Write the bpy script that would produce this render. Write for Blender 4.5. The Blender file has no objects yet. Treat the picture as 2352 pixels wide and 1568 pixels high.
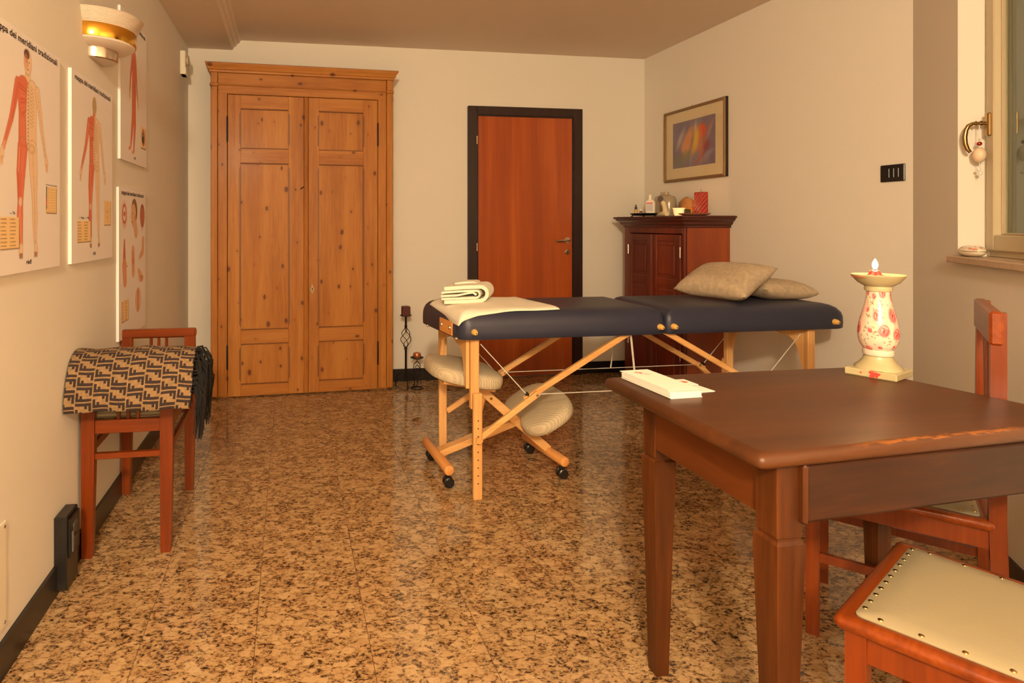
import bpy, bmesh, math, random
import numpy as np
from mathutils import Vector, Matrix, Euler
S = bpy.context.scene
COL = S.collection
R = math.radians
rnd = random.Random(7)

# ------------------------------------------------------------------ camera, world, lights, exposure
cam_d = bpy.data.cameras.new('camera'); cam = bpy.data.objects.new('camera', cam_d); COL.objects.link(cam)
cam_d.sensor_width = 36; cam_d.lens = 1400 / 2352 * 36
cam_d.shift_x = (1176 - 890) / 2352; cam_d.shift_y = (515 - 784) / 2352
cam_d.clip_start = 0.02
cam.location = (0, 0, 1.23); cam.rotation_euler = (R(90), 0, -R(9.12))
S.camera = cam
S.view_settings.view_transform = 'Standard'; S.view_settings.look = 'None'
S.view_settings.gamma = 1; S.view_settings.use_curve_mapping = False
S.view_settings.exposure = 0.0
W = bpy.data.worlds.new('night'); S.world = W; W.use_nodes = True
W.node_tree.nodes['Background'].inputs[0].default_value = (0.012, 0.014, 0.022, 1)
W.node_tree.nodes['Background'].inputs[1].default_value = 1.0

def lamp(name, loc, watt, rad, col):
    d = bpy.data.lights.new(name, 'POINT'); d.energy = watt; d.shadow_soft_size = rad; d.color = col
    o = bpy.data.objects.new(name, d); o.location = loc; COL.objects.link(o); return o
WARM = (1.0, 0.83, 0.565)
lamp('ceiling_bulb', (-0.34, -1.30, 2.30), 385, 0.10, WARM)       # room lamp hanging above the viewer

# ------------------------------------------------------------------ materials
def lin(c):
    f = lambda x: (x/255/12.92) if x/255 <= 0.04045 else ((x/255+0.055)/1.055)**2.4
    return (f(c[0]), f(c[1]), f(c[2]), 1)
def newmat(name):
    m = bpy.data.materials.new(name); m.use_nodes = True
    nt = m.node_tree; return m, nt, nt.nodes['Principled BSDF']
def plain(name, c, rough=0.5, metal=0.0, bump=0.0, bscale=200, spec=0.5, trans=0.0, coat=0.0, ior=1.5, sss=0.0, var=0.0):
    m, nt, p = newmat(name)
    p.inputs['Base Color'].default_value = lin(c); p.inputs['Roughness'].default_value = rough
    p.inputs['Metallic'].default_value = metal; p.inputs['Specular IOR Level'].default_value = spec
    p.inputs['Transmission Weight'].default_value = trans; p.inputs['Coat Weight'].default_value = coat
    p.inputs['IOR'].default_value = ior
    tc = nt.nodes.new('ShaderNodeTexCoord')
    n = nt.nodes.new('ShaderNodeTexNoise'); n.inputs['Scale'].default_value = bscale; n.inputs['Detail'].default_value = 3
    nt.links.new(tc.outputs['Object'], n.inputs['Vector'])
    if bump:
        b = nt.nodes.new('ShaderNodeBump'); b.inputs['Strength'].default_value = bump; b.inputs['Distance'].default_value = 0.003
        nt.links.new(n.outputs[0], b.inputs['Height']); nt.links.new(b.outputs[0], p.inputs['Normal'])
    if var:
        n2 = nt.nodes.new('ShaderNodeTexNoise'); n2.inputs['Scale'].default_value = max(2, bscale*0.12); n2.inputs['Detail'].default_value = 4
        nt.links.new(tc.outputs['Object'], n2.inputs['Vector'])
        r = ramp(nt, n2.outputs[0], [(0.3, tuple(x*(1-var) for x in c)), (0.7, tuple(min(255, x*(1+var)) for x in c))])
        nt.links.new(r.outputs[0], p.inputs['Base Color'])
    return m
def ramp(nt, src, stops):
    r = nt.nodes.new('ShaderNodeValToRGB'); e = r.color_ramp.elements
    while len(e) < len(stops): e.new(0.5)
    for i, (p, c) in enumerate(stops):
        e[i].position = p; e[i].color = lin(c) if max(c) > 1 else (c[0], c[1], c[2], 1)
    nt.links.new(src, r.inputs[0]); return r
def mixc(nt, fac, a, b, mode='MIX'):
    m = nt.nodes.new('ShaderNodeMix'); m.data_type = 'RGBA'; m.blend_type = mode
    for k, v in ((0, fac), (6, a), (7, b)):
        if hasattr(v, 'links'): nt.links.new(v, m.inputs[k])
        elif isinstance(v, (int, float)): m.inputs[k].default_value = v
        else: m.inputs[k].default_value = lin(v)
    return m.outputs[2]
def math_(nt, op, a, b=None, clamp=False):
    m = nt.nodes.new('ShaderNodeMath'); m.operation = op; m.use_clamp = clamp
    for k, v in ((0, a), (1, b)):
        if v is None: continue
        if hasattr(v, 'links'): nt.links.new(v, m.inputs[k])
        else: m.inputs[k].default_value = v
    return m.outputs[0]
def wood(name, cols, axis='Z', across=22, along=1.3, knots=0, rough=0.4, coat=0.0, bump=0.08, fine=0.35, contrast=(0.32, 0.7)):
    """cols = dark, mid, light; grain runs along axis; knots = 1 puts small dark knots with darker halos"""
    m, nt, p = newmat(name)
    tc = nt.nodes.new('ShaderNodeTexCoord')
    info = nt.nodes.new('ShaderNodeObjectInfo')
    mp = nt.nodes.new('ShaderNodeMapping'); sc = [across]*3; sc['XYZ'.index(axis)] = along; mp.inputs['Scale'].default_value = sc
    nt.links.new(tc.outputs['Object'], mp.inputs['Vector'])
    n1 = nt.nodes.new('ShaderNodeTexNoise'); n1.inputs['Scale'].default_value = 0.55; n1.inputs['Detail'].default_value = 5; n1.inputs['Distortion'].default_value = 0.9
    nt.links.new(mp.outputs[0], n1.inputs['Vector'])
    n2 = nt.nodes.new('ShaderNodeTexNoise'); n2.inputs['Scale'].default_value = 5.0; n2.inputs['Detail'].default_value = 3
    nt.links.new(mp.outputs[0], n2.inputs['Vector'])
    v = math_(nt, 'ADD', math_(nt, 'MULTIPLY', n1.outputs[0], 1-fine), math_(nt, 'MULTIPLY', n2.outputs[0], fine))
    lo, hi = contrast
    r = ramp(nt, v, [(lo, cols[0]), ((lo+hi)/2, cols[1]), (hi, cols[2])])
    col = r.outputs[0]
    if knots:
        mp2 = nt.nodes.new('ShaderNodeMapping'); s2 = [7.5]*3; s2['XYZ'.index(axis)] = 4.6; mp2.inputs['Scale'].default_value = s2
        nt.links.new(tc.outputs['Object'], mp2.inputs['Vector'])
        nz = nt.nodes.new('ShaderNodeTexNoise'); nz.inputs['Scale'].default_value = 6
        nt.links.new(mp2.outputs[0], nz.inputs['Vector'])
        vo = nt.nodes.new('ShaderNodeTexVoronoi'); vo.voronoi_dimensions = '2D' ; vo.inputs['Scale'].default_value = 1
        sx = nt.nodes.new('ShaderNodeSeparateXYZ'); nt.links.new(mp2.outputs[0], sx.inputs[0])
        cx_ = nt.nodes.new('ShaderNodeCombineXYZ')
        a_ = {'Z': (0, 2), 'X': (0, 2), 'Y': (1, 2)}[axis]
        nt.links.new(sx.outputs[a_[0]], cx_.inputs[0]); nt.links.new(sx.outputs[a_[1]], cx_.inputs[1])
        nt.links.new(cx_.outputs[0], vo.inputs['Vector'])
        d = math_(nt, 'ADD', vo.outputs['Distance'], math_(nt, 'MULTIPLY', math_(nt, 'SUBTRACT', nz.outputs[0], 0.5), 0.07))
        sep = nt.nodes.new('ShaderNodeSeparateColor'); nt.links.new(vo.outputs['Color'], sep.inputs[0])
        rad = math_(nt, 'MULTIPLY', sep.outputs[0], 0.105)
        k = math_(nt, 'SUBTRACT', rad, d)
        kk = math_(nt, 'MULTIPLY', k, 40.0, True)
        halo = math_(nt, 'MULTIPLY', math_(nt, 'SUBTRACT', math_(nt, 'ADD', rad, 0.12), d), 3.0, True)
        col = mixc(nt, math_(nt, 'MULTIPLY', halo, 0.38), col, tuple(x*0.80 for x in cols[0]))
        col = mixc(nt, math_(nt, 'MULTIPLY', kk, 0.8), col, (92, 44, 20))
    nt.links.new(col, p.inputs['Base Color'])
    p.inputs['Roughness'].default_value = rough; p.inputs['Coat Weight'].default_value = coat; p.inputs['Coat Roughness'].default_value = 0.2
    if bump:
        b = nt.nodes.new('ShaderNodeBump'); b.inputs['Strength'].default_value = bump; b.inputs['Distance'].default_value = 0.002
        nt.links.new(v, b.inputs['Height']); nt.links.new(b.outputs[0], p.inputs['Normal'])
    return m
def matte(m, spec):
    m.node_tree.nodes['Principled BSDF'].inputs['Specular IOR Level'].default_value = spec; return m
def emit(name, c, strength):
    m, nt, p = newmat(name)
    p.inputs['Base Color'].default_value = lin(c); p.inputs['Emission Color'].default_value = lin(c); p.inputs['Emission Strength'].default_value = strength
    return m
def printmat(name, rough=0.5, coat=0.0):
    m, nt, p = newmat(name)
    a = nt.nodes.new('ShaderNodeAttribute'); a.attribute_name = 'Col'
    nt.links.new(a.outputs['Color'], p.inputs['Base Color']); p.inputs['Roughness'].default_value = rough; p.inputs['Coat Weight'].default_value = coat
    p.inputs['Coat Roughness'].default_value = 0.08
    return m

M = {}
M['wall'] = plain('wall_paint', (230, 222, 209), 0.85, bump=0.06, bscale=60)
M['ceil'] = plain('ceiling_paint', (226, 208, 190), 0.9)
M['base'] = plain('black_baseboard', (30, 27, 27), 0.28, spec=0.5)
M['grout'] = plain('grout', (96, 66, 44), 0.8)
M['pine'] = wood('antique_pine', ((154, 92, 32), (174, 110, 44), (190, 128, 58)), 'Z', 16, 1.1, knots=1, rough=0.5, coat=0.03)
M['pineX'] = wood('antique_pine_rail', ((152, 90, 32), (174, 110, 44), (190, 128, 58)), 'X', 16, 1.1, knots=1, rough=0.5, coat=0.03)
M['bead'] = plain('pine_bead_shaded', (124, 72, 26), 0.5)  # darker than the doors: shade along the panel edges put into the colour
M['cherry'] = wood('cherry_veneer', ((150, 66, 24), (172, 80, 30), (196, 102, 42)), 'Z', 15, 0.5, rough=0.30, coat=0.25, bump=0.0, fine=0.2)
M['wenge'] = wood('dark_wenge', ((34, 18, 16), (44, 24, 20), (56, 32, 26)), 'Z', 40, 1.2, rough=0.4)
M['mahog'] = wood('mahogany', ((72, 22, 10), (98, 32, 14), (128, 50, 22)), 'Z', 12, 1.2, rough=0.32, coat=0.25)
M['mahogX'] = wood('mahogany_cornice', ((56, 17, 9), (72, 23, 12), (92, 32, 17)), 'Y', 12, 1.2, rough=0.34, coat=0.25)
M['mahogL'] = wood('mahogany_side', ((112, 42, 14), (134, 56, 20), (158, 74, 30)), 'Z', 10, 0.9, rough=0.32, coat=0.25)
M['beech'] = wood('beech', ((206, 150, 88), (222, 170, 108), (234, 188, 128)), 'Z', 30, 1.5, rough=0.35, coat=0.2, fine=0.3)
M['beechX'] = wood('beech_x', ((206, 148, 84), (222, 168, 104), (234, 186, 124)), 'X', 30, 1.5, rough=0.35, coat=0.2, fine=0.3)
M['beechO'] = wood('beech_round', ((208, 138, 70), (222, 152, 84), (232, 168, 98)), 'Y', 30, 1.5, rough=0.3, coat=0.3, fine=0.3)
M['chair'] = wood('chair_wood', ((96, 37, 7), (117, 48, 10), (136, 62, 15)), 'Z', 22, 1.0, rough=0.35, coat=0.25)
M['chairX'] = wood('chair_rail_wood', ((98, 38, 7), (122, 52, 12), (144, 68, 18)), 'X', 22, 1.0, rough=0.35, coat=0.25)
M['desk'] = wood('stained_desk_leg', ((52, 25, 8), (76, 38, 13), (108, 57, 20)), 'Z', 16, 1.0, rough=0.4, coat=0.04, bump=0.2)
M['deskX'] = wood('stained_desk_apron_shaded', ((36, 17, 6), (52, 24, 8), (76, 37, 13)), 'X', 16, 1.2, rough=0.42, coat=0.04, bump=0.2)  # darker copy of the desk stain, shade on the front put into the colour
M['deskY'] = wood('stained_desk_side_lit', ((80, 38, 12), (92, 45, 14), (106, 54, 18)), 'Y', 10, 1.0, rough=0.45, coat=0.04, bump=0.1)  # lighter copy of the same stain, light on the side put into the colour
for k_ in ('desk', 'deskX', 'deskY', 'chair', 'chairX', 'pine', 'pineX'): matte(M[k_], 0.28)
M['vinyl'] = plain('navy_vinyl', (44, 46, 64), 0.42, bump=0.12, bscale=500, spec=0.45)
M['linen'] = plain('taupe_linen', (178, 158, 132), 0.95, bump=0.5, bscale=420, var=0.06)
M['towel'] = plain('cream_towel', (250, 240, 218), 0.98, bump=0.6, bscale=700)
M['knit'] = None
M['cream'] = plain('cream_leatherette', (154, 142, 114), 0.5, bump=0.1, bscale=150)
M['iron'] = plain('black_iron', (26, 20, 18), 0.5, metal=0.4)
M['steel'] = plain('steel', (200, 196, 188), 0.25, metal=1.0)
M['nickel'] = plain('nickel', (222, 208, 180), 0.18, metal=1.0)
M['brass'] = plain('antique_brass', (176, 142, 88), 0.28, metal=1.0)
M['gold'] = plain('polished_gold', (232, 176, 70), 0.16, metal=1.0)
M['chrome'] = plain('satin_chrome', (210, 190, 170), 0.22, metal=0.9)
M['glaze'] = plain('white_glaze', (222, 206, 188), 0.3, coat=0.5)
M['blackp'] = plain('black_plastic', (24, 23, 24), 0.32)
M['whitep'] = plain('white_plastic', (236, 226, 206), 0.4)
M['board'] = plain('poster_board', (238, 232, 228), 0.6)
M['ink'] = plain('printing_ink', (38, 26, 30), 0.6)
M['paper'] = plain('white_card_stock', (236, 232, 224), 0.7)
M['red'] = plain('red_ink', (206, 92, 80), 0.6)
M['pale'] = plain('window_paint', (200, 184, 150), 0.45)
M['stone'] = plain('sill_stone', (190, 164, 138), 0.5, var=0.04)
M['cera'] = plain('sage_cream_ceramic', (184, 172, 132), 0.28, coat=0.4)
M['wax'] = plain('red_wax', (196, 72, 64), 0.4)
M['waxd'] = plain('dark_burgundy_wax', (84, 28, 26), 0.45)
M['waxc'] = plain('copper_wax', (188, 110, 70), 0.3, metal=0.5)
M['cord'] = plain('steel_cable', (216, 206, 196), 0.5)
M['print'] = printmat('colour_print', 0.55)
M['rose'] = printmat('rose_decal', 0.25, 0.5)
M['hole'] = plain('dark_hole', (40, 24, 14), 0.8)

def floor_mat():
    m, nt, p = newmat('polished_granite')
    g = nt.nodes.new('ShaderNodeNewGeometry'); info = nt.nodes.new('ShaderNodeObjectInfo')
    off = nt.nodes.new('ShaderNodeCombineXYZ')
    nt.links.new(math_(nt, 'MULTIPLY', info.outputs['Random'], 23.0), off.inputs[2])
    add = nt.nodes.new('ShaderNodeVectorMath'); nt.links.new(g.outputs['Position'], add.inputs[0]); nt.links.new(off.outputs[0], add.inputs[1])
    mp = nt.nodes.new('ShaderNodeMapping'); mp.inputs['Scale'].default_value = (0.8, 1.15, 1); mp.inputs['Rotation'].default_value = (0, 0, 0.3)
    nt.links.new(add.outputs[0], mp.inputs['Vector']); V = mp.outputs[0]
    def noise(sc, det, ro=0.6, dist=0.0):
        n = nt.nodes.new('ShaderNodeTexNoise'); n.inputs['Scale'].default_value = sc; n.inputs['Detail'].default_value = det; n.inputs['Roughness'].default_value = ro; n.inputs['Distortion'].default_value = dist
        nt.links.new(V, n.inputs['Vector']); return n
    wp = noise(30, 2); ds = nt.nodes.new('ShaderNodeVectorMath'); ds.operation = 'SCALE'; ds.inputs[3].default_value = 0.035
    nt.links.new(wp.outputs['Color'], ds.inputs[0])
    a2 = nt.nodes.new('ShaderNodeVectorMath'); nt.links.new(V, a2.inputs[0]); nt.links.new(ds.outputs[0], a2.inputs[1])
    vc = nt.nodes.new('ShaderNodeTexVoronoi'); vc.inputs['Scale'].default_value = 38; nt.links.new(a2.outputs[0], vc.inputs['Vector'])
    ve = nt.nodes.new('ShaderNodeTexVoronoi'); ve.feature = 'DISTANCE_TO_EDGE'; ve.inputs['Scale'].default_value = 38; nt.links.new(a2.outputs[0], ve.inputs['Vector'])
    sep = nt.nodes.new('ShaderNodeSeparateColor'); nt.links.new(vc.outputs['Color'], sep.inputs[0])
    fine = noise(85, 6, 0.75, 0.5)
    big = noise(9, 3)
    # clean feldspar blobs: some cells, away from their edges, push the value towards pale
    blob = math_(nt, 'MULTIPLY', math_(nt, 'MULTIPLY', math_(nt, 'SUBTRACT', sep.outputs[0], 0.45), 4.0, True), math_(nt, 'MULTIPLY', ve.outputs['Distance'], 6.0, True))
    v = math_(nt, 'ADD', fine.outputs[0], math_(nt, 'MULTIPLY', blob, 0.16))
    v = math_(nt, 'SUBTRACT', v, math_(nt, 'MULTIPLY', math_(nt, 'SUBTRACT', big.outputs[0], 0.5), 0.12))
    r = ramp(nt, v, [(0.355, (40, 29, 22)), (0.43, (80, 57, 38)), (0.475, (136, 105, 72)), (0.53, (170, 138, 96)), (0.68, (192, 160, 118))])
    tint = mixc(nt, math_(nt, 'MULTIPLY', sep.outputs[1], 0.30), r.outputs[0], (210, 170, 130), 'MULTIPLY')
    nt.links.new(tint, p.inputs['Base Color'])
    p.inputs['Roughness'].default_value = 0.07; p.inputs['Specular IOR Level'].default_value = 0.55
    return m
M['granite'] = floor_mat()

def knit_mat():
    m, nt, p = newmat('cream_knit')
    tc = nt.nodes.new('ShaderNodeTexCoord')
    w = nt.nodes.new('ShaderNodeTexWave'); w.wave_type = 'BANDS'; w.bands_direction = 'DIAGONAL'; w.inputs['Scale'].default_value = 40; w.inputs['Distortion'].default_value = 0.25
    mp = nt.nodes.new('ShaderNodeMapping'); mp.inputs['Scale'].default_value = (1, 1, 0.0)
    nt.links.new(tc.outputs['Object'], mp.inputs['Vector']); nt.links.new(mp.outputs[0], w.inputs['Vector'])
    n = nt.nodes.new('ShaderNodeTexNoise'); n.inputs['Scale'].default_value = 90; nt.links.new(tc.outputs['Object'], n.inputs['Vector'])
    fl = ramp(nt, n.outputs[0], [(0.70, (0.0, 0.0, 0.0)), (0.74, (1.0, 1.0, 1.0))])
    base = mixc(nt, w.outputs[0], (188, 170, 140), (204, 187, 156))
    c = mixc(nt, math_(nt, 'MULTIPLY', fl.outputs[0], 0.7), base, (110, 78, 54))
    nt.links.new(c, p.inputs['Base Color']); p.inputs['Roughness'].default_value = 0.95
    b = nt.nodes.new('ShaderNodeBump'); b.inputs['Strength'].default_value = 0.5; b.inputs['Distance'].default_value = 0.002
    nt.links.new(w.outputs[0], b.inputs['Height']); nt.links.new(b.outputs[0], p.inputs['Normal'])
    return m
M['knit'] = knit_mat()
def pane_mat(name, tint):
    m, nt, p = newmat(name); nt.nodes.remove(p)
    t = nt.nodes.new('ShaderNodeBsdfTransparent'); t.inputs[0].default_value = lin(tint)
    g = nt.nodes.new('ShaderNodeBsdfGlossy'); g.inputs['Roughness'].default_value = 0.01
    f = nt.nodes.new('ShaderNodeFresnel'); f.inputs[0].default_value = 1.5
    x = nt.nodes.new('ShaderNodeMixShader'); gb = nt.nodes.new('ShaderNodeNewGeometry')
    nt.links.new(math_(nt, 'MULTIPLY', f.outputs[0], math_(nt, 'SUBTRACT', 1.0, gb.outputs['Backfacing'])), x.inputs[0]); nt.links.new(t.outputs[0], x.inputs[1]); nt.links.new(g.outputs[0], x.inputs[2])
    nt.links.new(x.outputs[0], nt.nodes['Material Output'].inputs[0]); return m

def desktop_mat():
    """stained top: grain along x, scuffs, and a worn bare strip by the front edge"""
    m = wood('stained_desk_top', ((62, 33, 13), (76, 41, 17), (90, 50, 21)), 'X', 9, 1.1, rough=0.42, coat=0.05, bump=0.05, fine=0.25)
    nt = m.node_tree; p = nt.nodes['Principled BSDF']; matte(m, 0.35)
    old = p.inputs['Base Color'].links[0].from_socket
    g = nt.nodes.new('ShaderNodeTexCoord'); s = nt.nodes.new('ShaderNodeSeparateXYZ'); nt.links.new(g.outputs['Object'], s.inputs[0])
    mp = nt.nodes.new('ShaderNodeMapping'); mp.inputs['Scale'].default_value = (34, 150, 90); nt.links.new(g.outputs['Object'], mp.inputs['Vector'])
    n = nt.nodes.new('ShaderNodeTexNoise'); n.inputs['Scale'].default_value = 1.0; n.inputs['Detail'].default_value = 6; nt.links.new(mp.outputs[0], n.inputs['Vector'])
    # object origin is the near left corner of the top: x along the front edge, y away from it
    yl = math_(nt, 'SUBTRACT', s.outputs[1], math_(nt, 'MULTIPLY', s.outputs[0], 0.067))
    yy = math_(nt, 'ABSOLUTE', math_(nt, 'SUBTRACT', yl, 0.012))
    band = math_(nt, 'SUBTRACT', 1.0, math_(nt, 'MULTIPLY', yy, 85.0), True)
    x = s.outputs[0]
    inx = math_(nt, 'MULTIPLY', math_(nt, 'MULTIPLY', math_(nt, 'SUBTRACT', x, 0.21), 9.0, True), math_(nt, 'MULTIPLY', math_(nt, 'SUBTRACT', 0.70, x), 12.0, True))
    f = math_(nt, 'MULTIPLY', math_(nt, 'SUBTRACT', math_(nt, 'ADD', n.outputs[0], math_(nt, 'MULTIPLY', band, 0.42)), 0.755), 9.0, True)
    f = math_(nt, 'MULTIPLY', math_(nt, 'MULTIPLY', f, inx), math_(nt, 'MULTIPLY', band, 3.0, True))
    c = mixc(nt, math_(nt, 'MULTIPLY', f, 0.8), old, (150, 88, 36))
    nt.links.new(c, p.inputs['Base Color'])
    return m
M['desktop'] = desktop_mat()

def candle_mat():
    m, nt, p = newmat('carved_red_wax')
    tc = nt.nodes.new('ShaderNodeTexCoord')
    w = nt.nodes.new('ShaderNodeTexWave'); w.bands_direction = 'DIAGONAL'; w.inputs['Scale'].default_value = 20; w.inputs['Distortion'].default_value = 1.5
    mp = nt.nodes.new('ShaderNodeMapping'); mp.inputs['Scale'].default_value = (1, -1, -1)
    nt.links.new(tc.outputs['Object'], mp.inputs['Vector']); nt.links.new(mp.outputs[0], w.inputs['Vector'])
    nt.links.new(mixc(nt, w.outputs[0], (150, 44, 34), (196, 70, 52)), p.inputs['Base Color'])
    b = nt.nodes.new('ShaderNodeBump'); b.inputs['Strength'].default_value = 0.9; b.inputs['Distance'].default_value = 0.004
    nt.links.new(w.outputs[0], b.inputs['Height']); nt.links.new(b.outputs[0], p.inputs['Normal']); p.inputs['Roughness'].default_value = 0.45
    return m
M['carved'] = candle_mat()

# ------------------------------------------------------------------ geometry helpers
class B:
    def __init__(s): s.v = []; s.f = []; s.mi = []; s.cur = 0
    def add(s, vs, fs):
        o = len(s.v); s.v += [tuple(v) for v in vs]
        for f in fs: s.f.append(tuple(o+i for i in f)); s.mi.append(s.cur)
        return s
    def box(s, x0, x1, y0, y1, z0, z1, bev=0.0, mtx=None):
        if x1 < x0: x0, x1 = x1, x0
        if y1 < y0: y0, y1 = y1, y0
        if z1 < z0: z0, z1 = z1, z0
        c = Vector(((x0+x1)/2, (y0+y1)/2, (z0+z1)/2)); h = ((x1-x0)/2, (y1-y0)/2, (z1-z0)/2)
        b = min(bev, *(x*0.9 for x in h))
        vs = []; fs = []
        if b <= 0:
            for i in range(8): vs.append(Vector(((1 if i & 1 else -1)*h[0], (1 if i & 2 else -1)*h[1], (1 if i & 4 else -1)*h[2])))
            fs = [(0, 1, 3, 2), (4, 6, 7, 5), (0, 4, 5, 1), (2, 3, 7, 6), (0, 2, 6, 4), (1, 5, 7, 3)]
        else:
            idx = {}
            for i in range(8):
                sg = [(1 if i & 1 else -1), (1 if i & 2 else -1), (1 if i & 4 else -1)]
                for a in range(3):
                    p = [sg[k]*(h[k] if k == a else h[k]-b) for k in range(3)]
                    idx[(i, a)] = len(vs); vs.append(Vector(p))
            for a in range(3):
                u, w = (a+1) % 3, (a+2) % 3
                for sg in (0, 1):
                    cs = [(sg << a) | (x << u) | (y << w) for x, y in ((0, 0), (1, 0), (1, 1), (0, 1))]
                    fs.append(tuple(idx[(k, a)] for k in cs))
                for x in (0, 1):
                    for y in (0, 1):
                        k0 = (x << u) | (y << w); k1 = k0 | (1 << a)
                        fs.append((idx[(k0, u)], idx[(k1, u)], idx[(k1, w)], idx[(k0, w)]))
            for i in range(8): fs.append((idx[(i, 0)], idx[(i, 1)], idx[(i, 2)]))
        vs = [v + c for v in vs]
        if mtx is not None: vs = [mtx @ v for v in vs]
        return s.add(vs, fs)
    def beam(s, p1, p2, w, h, up=(0, 0, 1), bev=0.0, ext=0.0):
        p1, p2 = Vector(p1), Vector(p2); d = (p2-p1); L = d.length; d.normalize()
        up = Vector(up); side = d.cross(up)
        if side.length < 1e-5: side = d.cross(Vector((0, 1, 0)))
        side.normalize(); up = side.cross(d)
        m = Matrix((( side.x, up.x, d.x, p1.x), (side.y, up.y, d.y, p1.y), (side.z, up.z, d.z, p1.z), (0, 0, 0, 1)))
        return s.box(-w/2, w/2, -h/2, h/2, -ext, L+ext, bev, m)
    def tube(s, pts, r, n=8, caps=True, closed=False):
        pts = [Vector(p) for p in pts]; k = len(pts)
        rs = r if isinstance(r, (list, tuple)) else [r]*k
        ts = []
        for i in range(k):
            if closed: t = pts[(i+1) % k]-pts[i-1]
            else: t = pts[min(i+1, k-1)]-pts[max(i-1, 0)]
            ts.append(t.normalized())
        u = ts[0].orthogonal().normalized(); vs = []; fs = []
        for i in range(k):
            u = (u-ts[i]*u.dot(ts[i])); u.normalize(); w = ts[i].cross(u)
            for j in range(n):
                a = 2*math.pi*j/n; vs.append(pts[i]+(u*math.cos(a)+w*math.sin(a))*rs[i])
        for i in range(k if closed else k-1):
            for j in range(n):
                a, b2 = i*n+j, i*n+(j+1) % n; c, d = ((i+1) % k)*n+(j+1) % n, ((i+1) % k)*n+j
                fs.append((a, b2, c, d))
        if caps and not closed: fs.append(tuple(range(n))[::-1]); fs.append(tuple(range((k-1)*n, k*n)))
        return s.add(vs, fs)
    def cyl(s, p1, p2, r1, r2=None, n=20, bev=0.0):
        r2 = r1 if r2 is None else r2; p1, p2 = Vector(p1), Vector(p2)
        if bev:
            d = (p2-p1).normalized()
            return s.tube([p1, p1+d*bev*0.3, p1+d*bev, p2-d*bev, p2-d*bev*0.3, p2], [r1-bev, r1-bev*0.3, r1, r2, r2-bev*0.3, r2-bev], n)
        return s.tube([p1, p2], [r1, r2], n)
    def lathe(s, prof, c=(0, 0, 0), n=32, a0=0.0, a1=2*math.pi, ax='Z'):
        full = abs(a1-a0-2*math.pi) < 1e-6; m = n if full else n+1; vs = []; fs = []
        for r, z in prof:
            for j in range(m):
                a = a0+(a1-a0)*j/n
                vs.append((c[0]+r*math.cos(a), c[1]+r*math.sin(a), c[2]+z))
        for i in range(len(prof)-1):
            for j in range(n):
                k = (j+1) % m if full else j+1
                fs.append((i*m+j, i*m+k, (i+1)*m+k, (i+1)*m+j))
        return s.add(vs, fs)
    def prism(s, poly, a0, a1, ax='Y', mtx=None):
        """poly in the plane normal to ax: Y -> (x,z), X -> (y,z), Z -> (x,y)"""
        def P(p, a):
            v = {'Y': (p[0], a, p[1]), 'X': (a, p[0], p[1]), 'Z': (p[0], p[1], a)}[ax]
            return (mtx @ Vector(v)) if mtx is not None else v
        n = len(poly); vs = [P(p, a0) for p in poly]+[P(p, a1) for p in poly]
        fs = [tuple(range(n))[::-1], tuple(range(n, 2*n))]+[(i, (i+1) % n, n+(i+1) % n, n+i) for i in range(n)]
        return s.add(vs, fs)
    def grid(s, fn, nu, nv, mi=None, closed_u=False):
        vs = [fn(i/nu, j/nv) for j in range(nv+1) for i in range(nu+1)]
        o = len(s.v); s.v += [tuple(v) for v in vs]
        for j in range(nv):
            for i in range(nu):
                a = o+j*(nu+1)+i; s.f.append((a, a+1, a+nu+2, a+nu+1)); s.mi.append(mi(i, j) if mi else s.cur)
        return s
    def sphere(s, c, r, n=16, m=10, sc=(1, 1, 1)):
        prof = [(r*math.sin(math.pi*i/m), -r*math.cos(math.pi*i/m)) for i in range(m+1)]
        vs = []; fs = []
        t = B(); t.lathe(prof, (0, 0, 0), n)
        return s.add([(c[0]+v[0]*sc[0], c[1]+v[1]*sc[1], c[2]+v[2]*sc[2]) for v in t.v], t.f)

def setp(o, label=None, cat=None, group=None, kind=None):
    if label: o['label'] = label
    if cat: o['category'] = cat
    if group: o['group'] = group
    if kind: o['kind'] = kind
    return o
def thing(name, label, cat, loc=(0, 0, 0), rz=0.0, group=None):
    o = bpy.data.objects.new(name, None); o.empty_display_size = 0.05; COL.objects.link(o)
    o.location = loc; o.rotation_euler = (0, 0, rz); o['mw'] = [*loc, rz]
    return setp(o, label, cat, group)
def wm(o):
    if o is None: return Matrix.Identity(4)
    m = Matrix.Translation(o.location) @ o.rotation_euler.to_matrix().to_4x4()
    return wm(o.parent) @ m
def obj(name, b, mats, parent=None, label=None, local=False, smooth=35, recalc=True, loc=None, weld=False):
    """geometry is written in world coordinates unless local; it is stored relative to its parent"""
    me = bpy.data.meshes.new(name)
    vs = b.v
    if parent is not None and not local:
        inv = wm(parent).inverted(); vs = [inv @ Vector(v) for v in vs]
    if loc is not None: vs = [Vector(v)-Vector(loc) for v in vs]
    me.from_pydata([tuple(v) for v in vs], [], b.f)
    mats = mats if isinstance(mats, (list, tuple)) else [mats]
    for m in mats: me.materials.append(m)
    if len(mats) > 1: me.polygons.foreach_set('material_index', b.mi)
    if recalc or weld:
        bm = bmesh.new(); bm.from_mesh(me)
        if weld: bmesh.ops.remove_doubles(bm, verts=bm.verts, dist=1e-5)
        bmesh.ops.recalc_face_normals(bm, faces=bm.faces); bm.to_mesh(me); bm.free()
    if smooth:
        me.shade_smooth(); me.set_sharp_from_angle(angle=R(smooth))
    o = bpy.data.objects.new(name, me); COL.objects.link(o); o.parent = parent
    if loc is not None: o.location = loc
    if label: o['label'] = label
    return o
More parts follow.
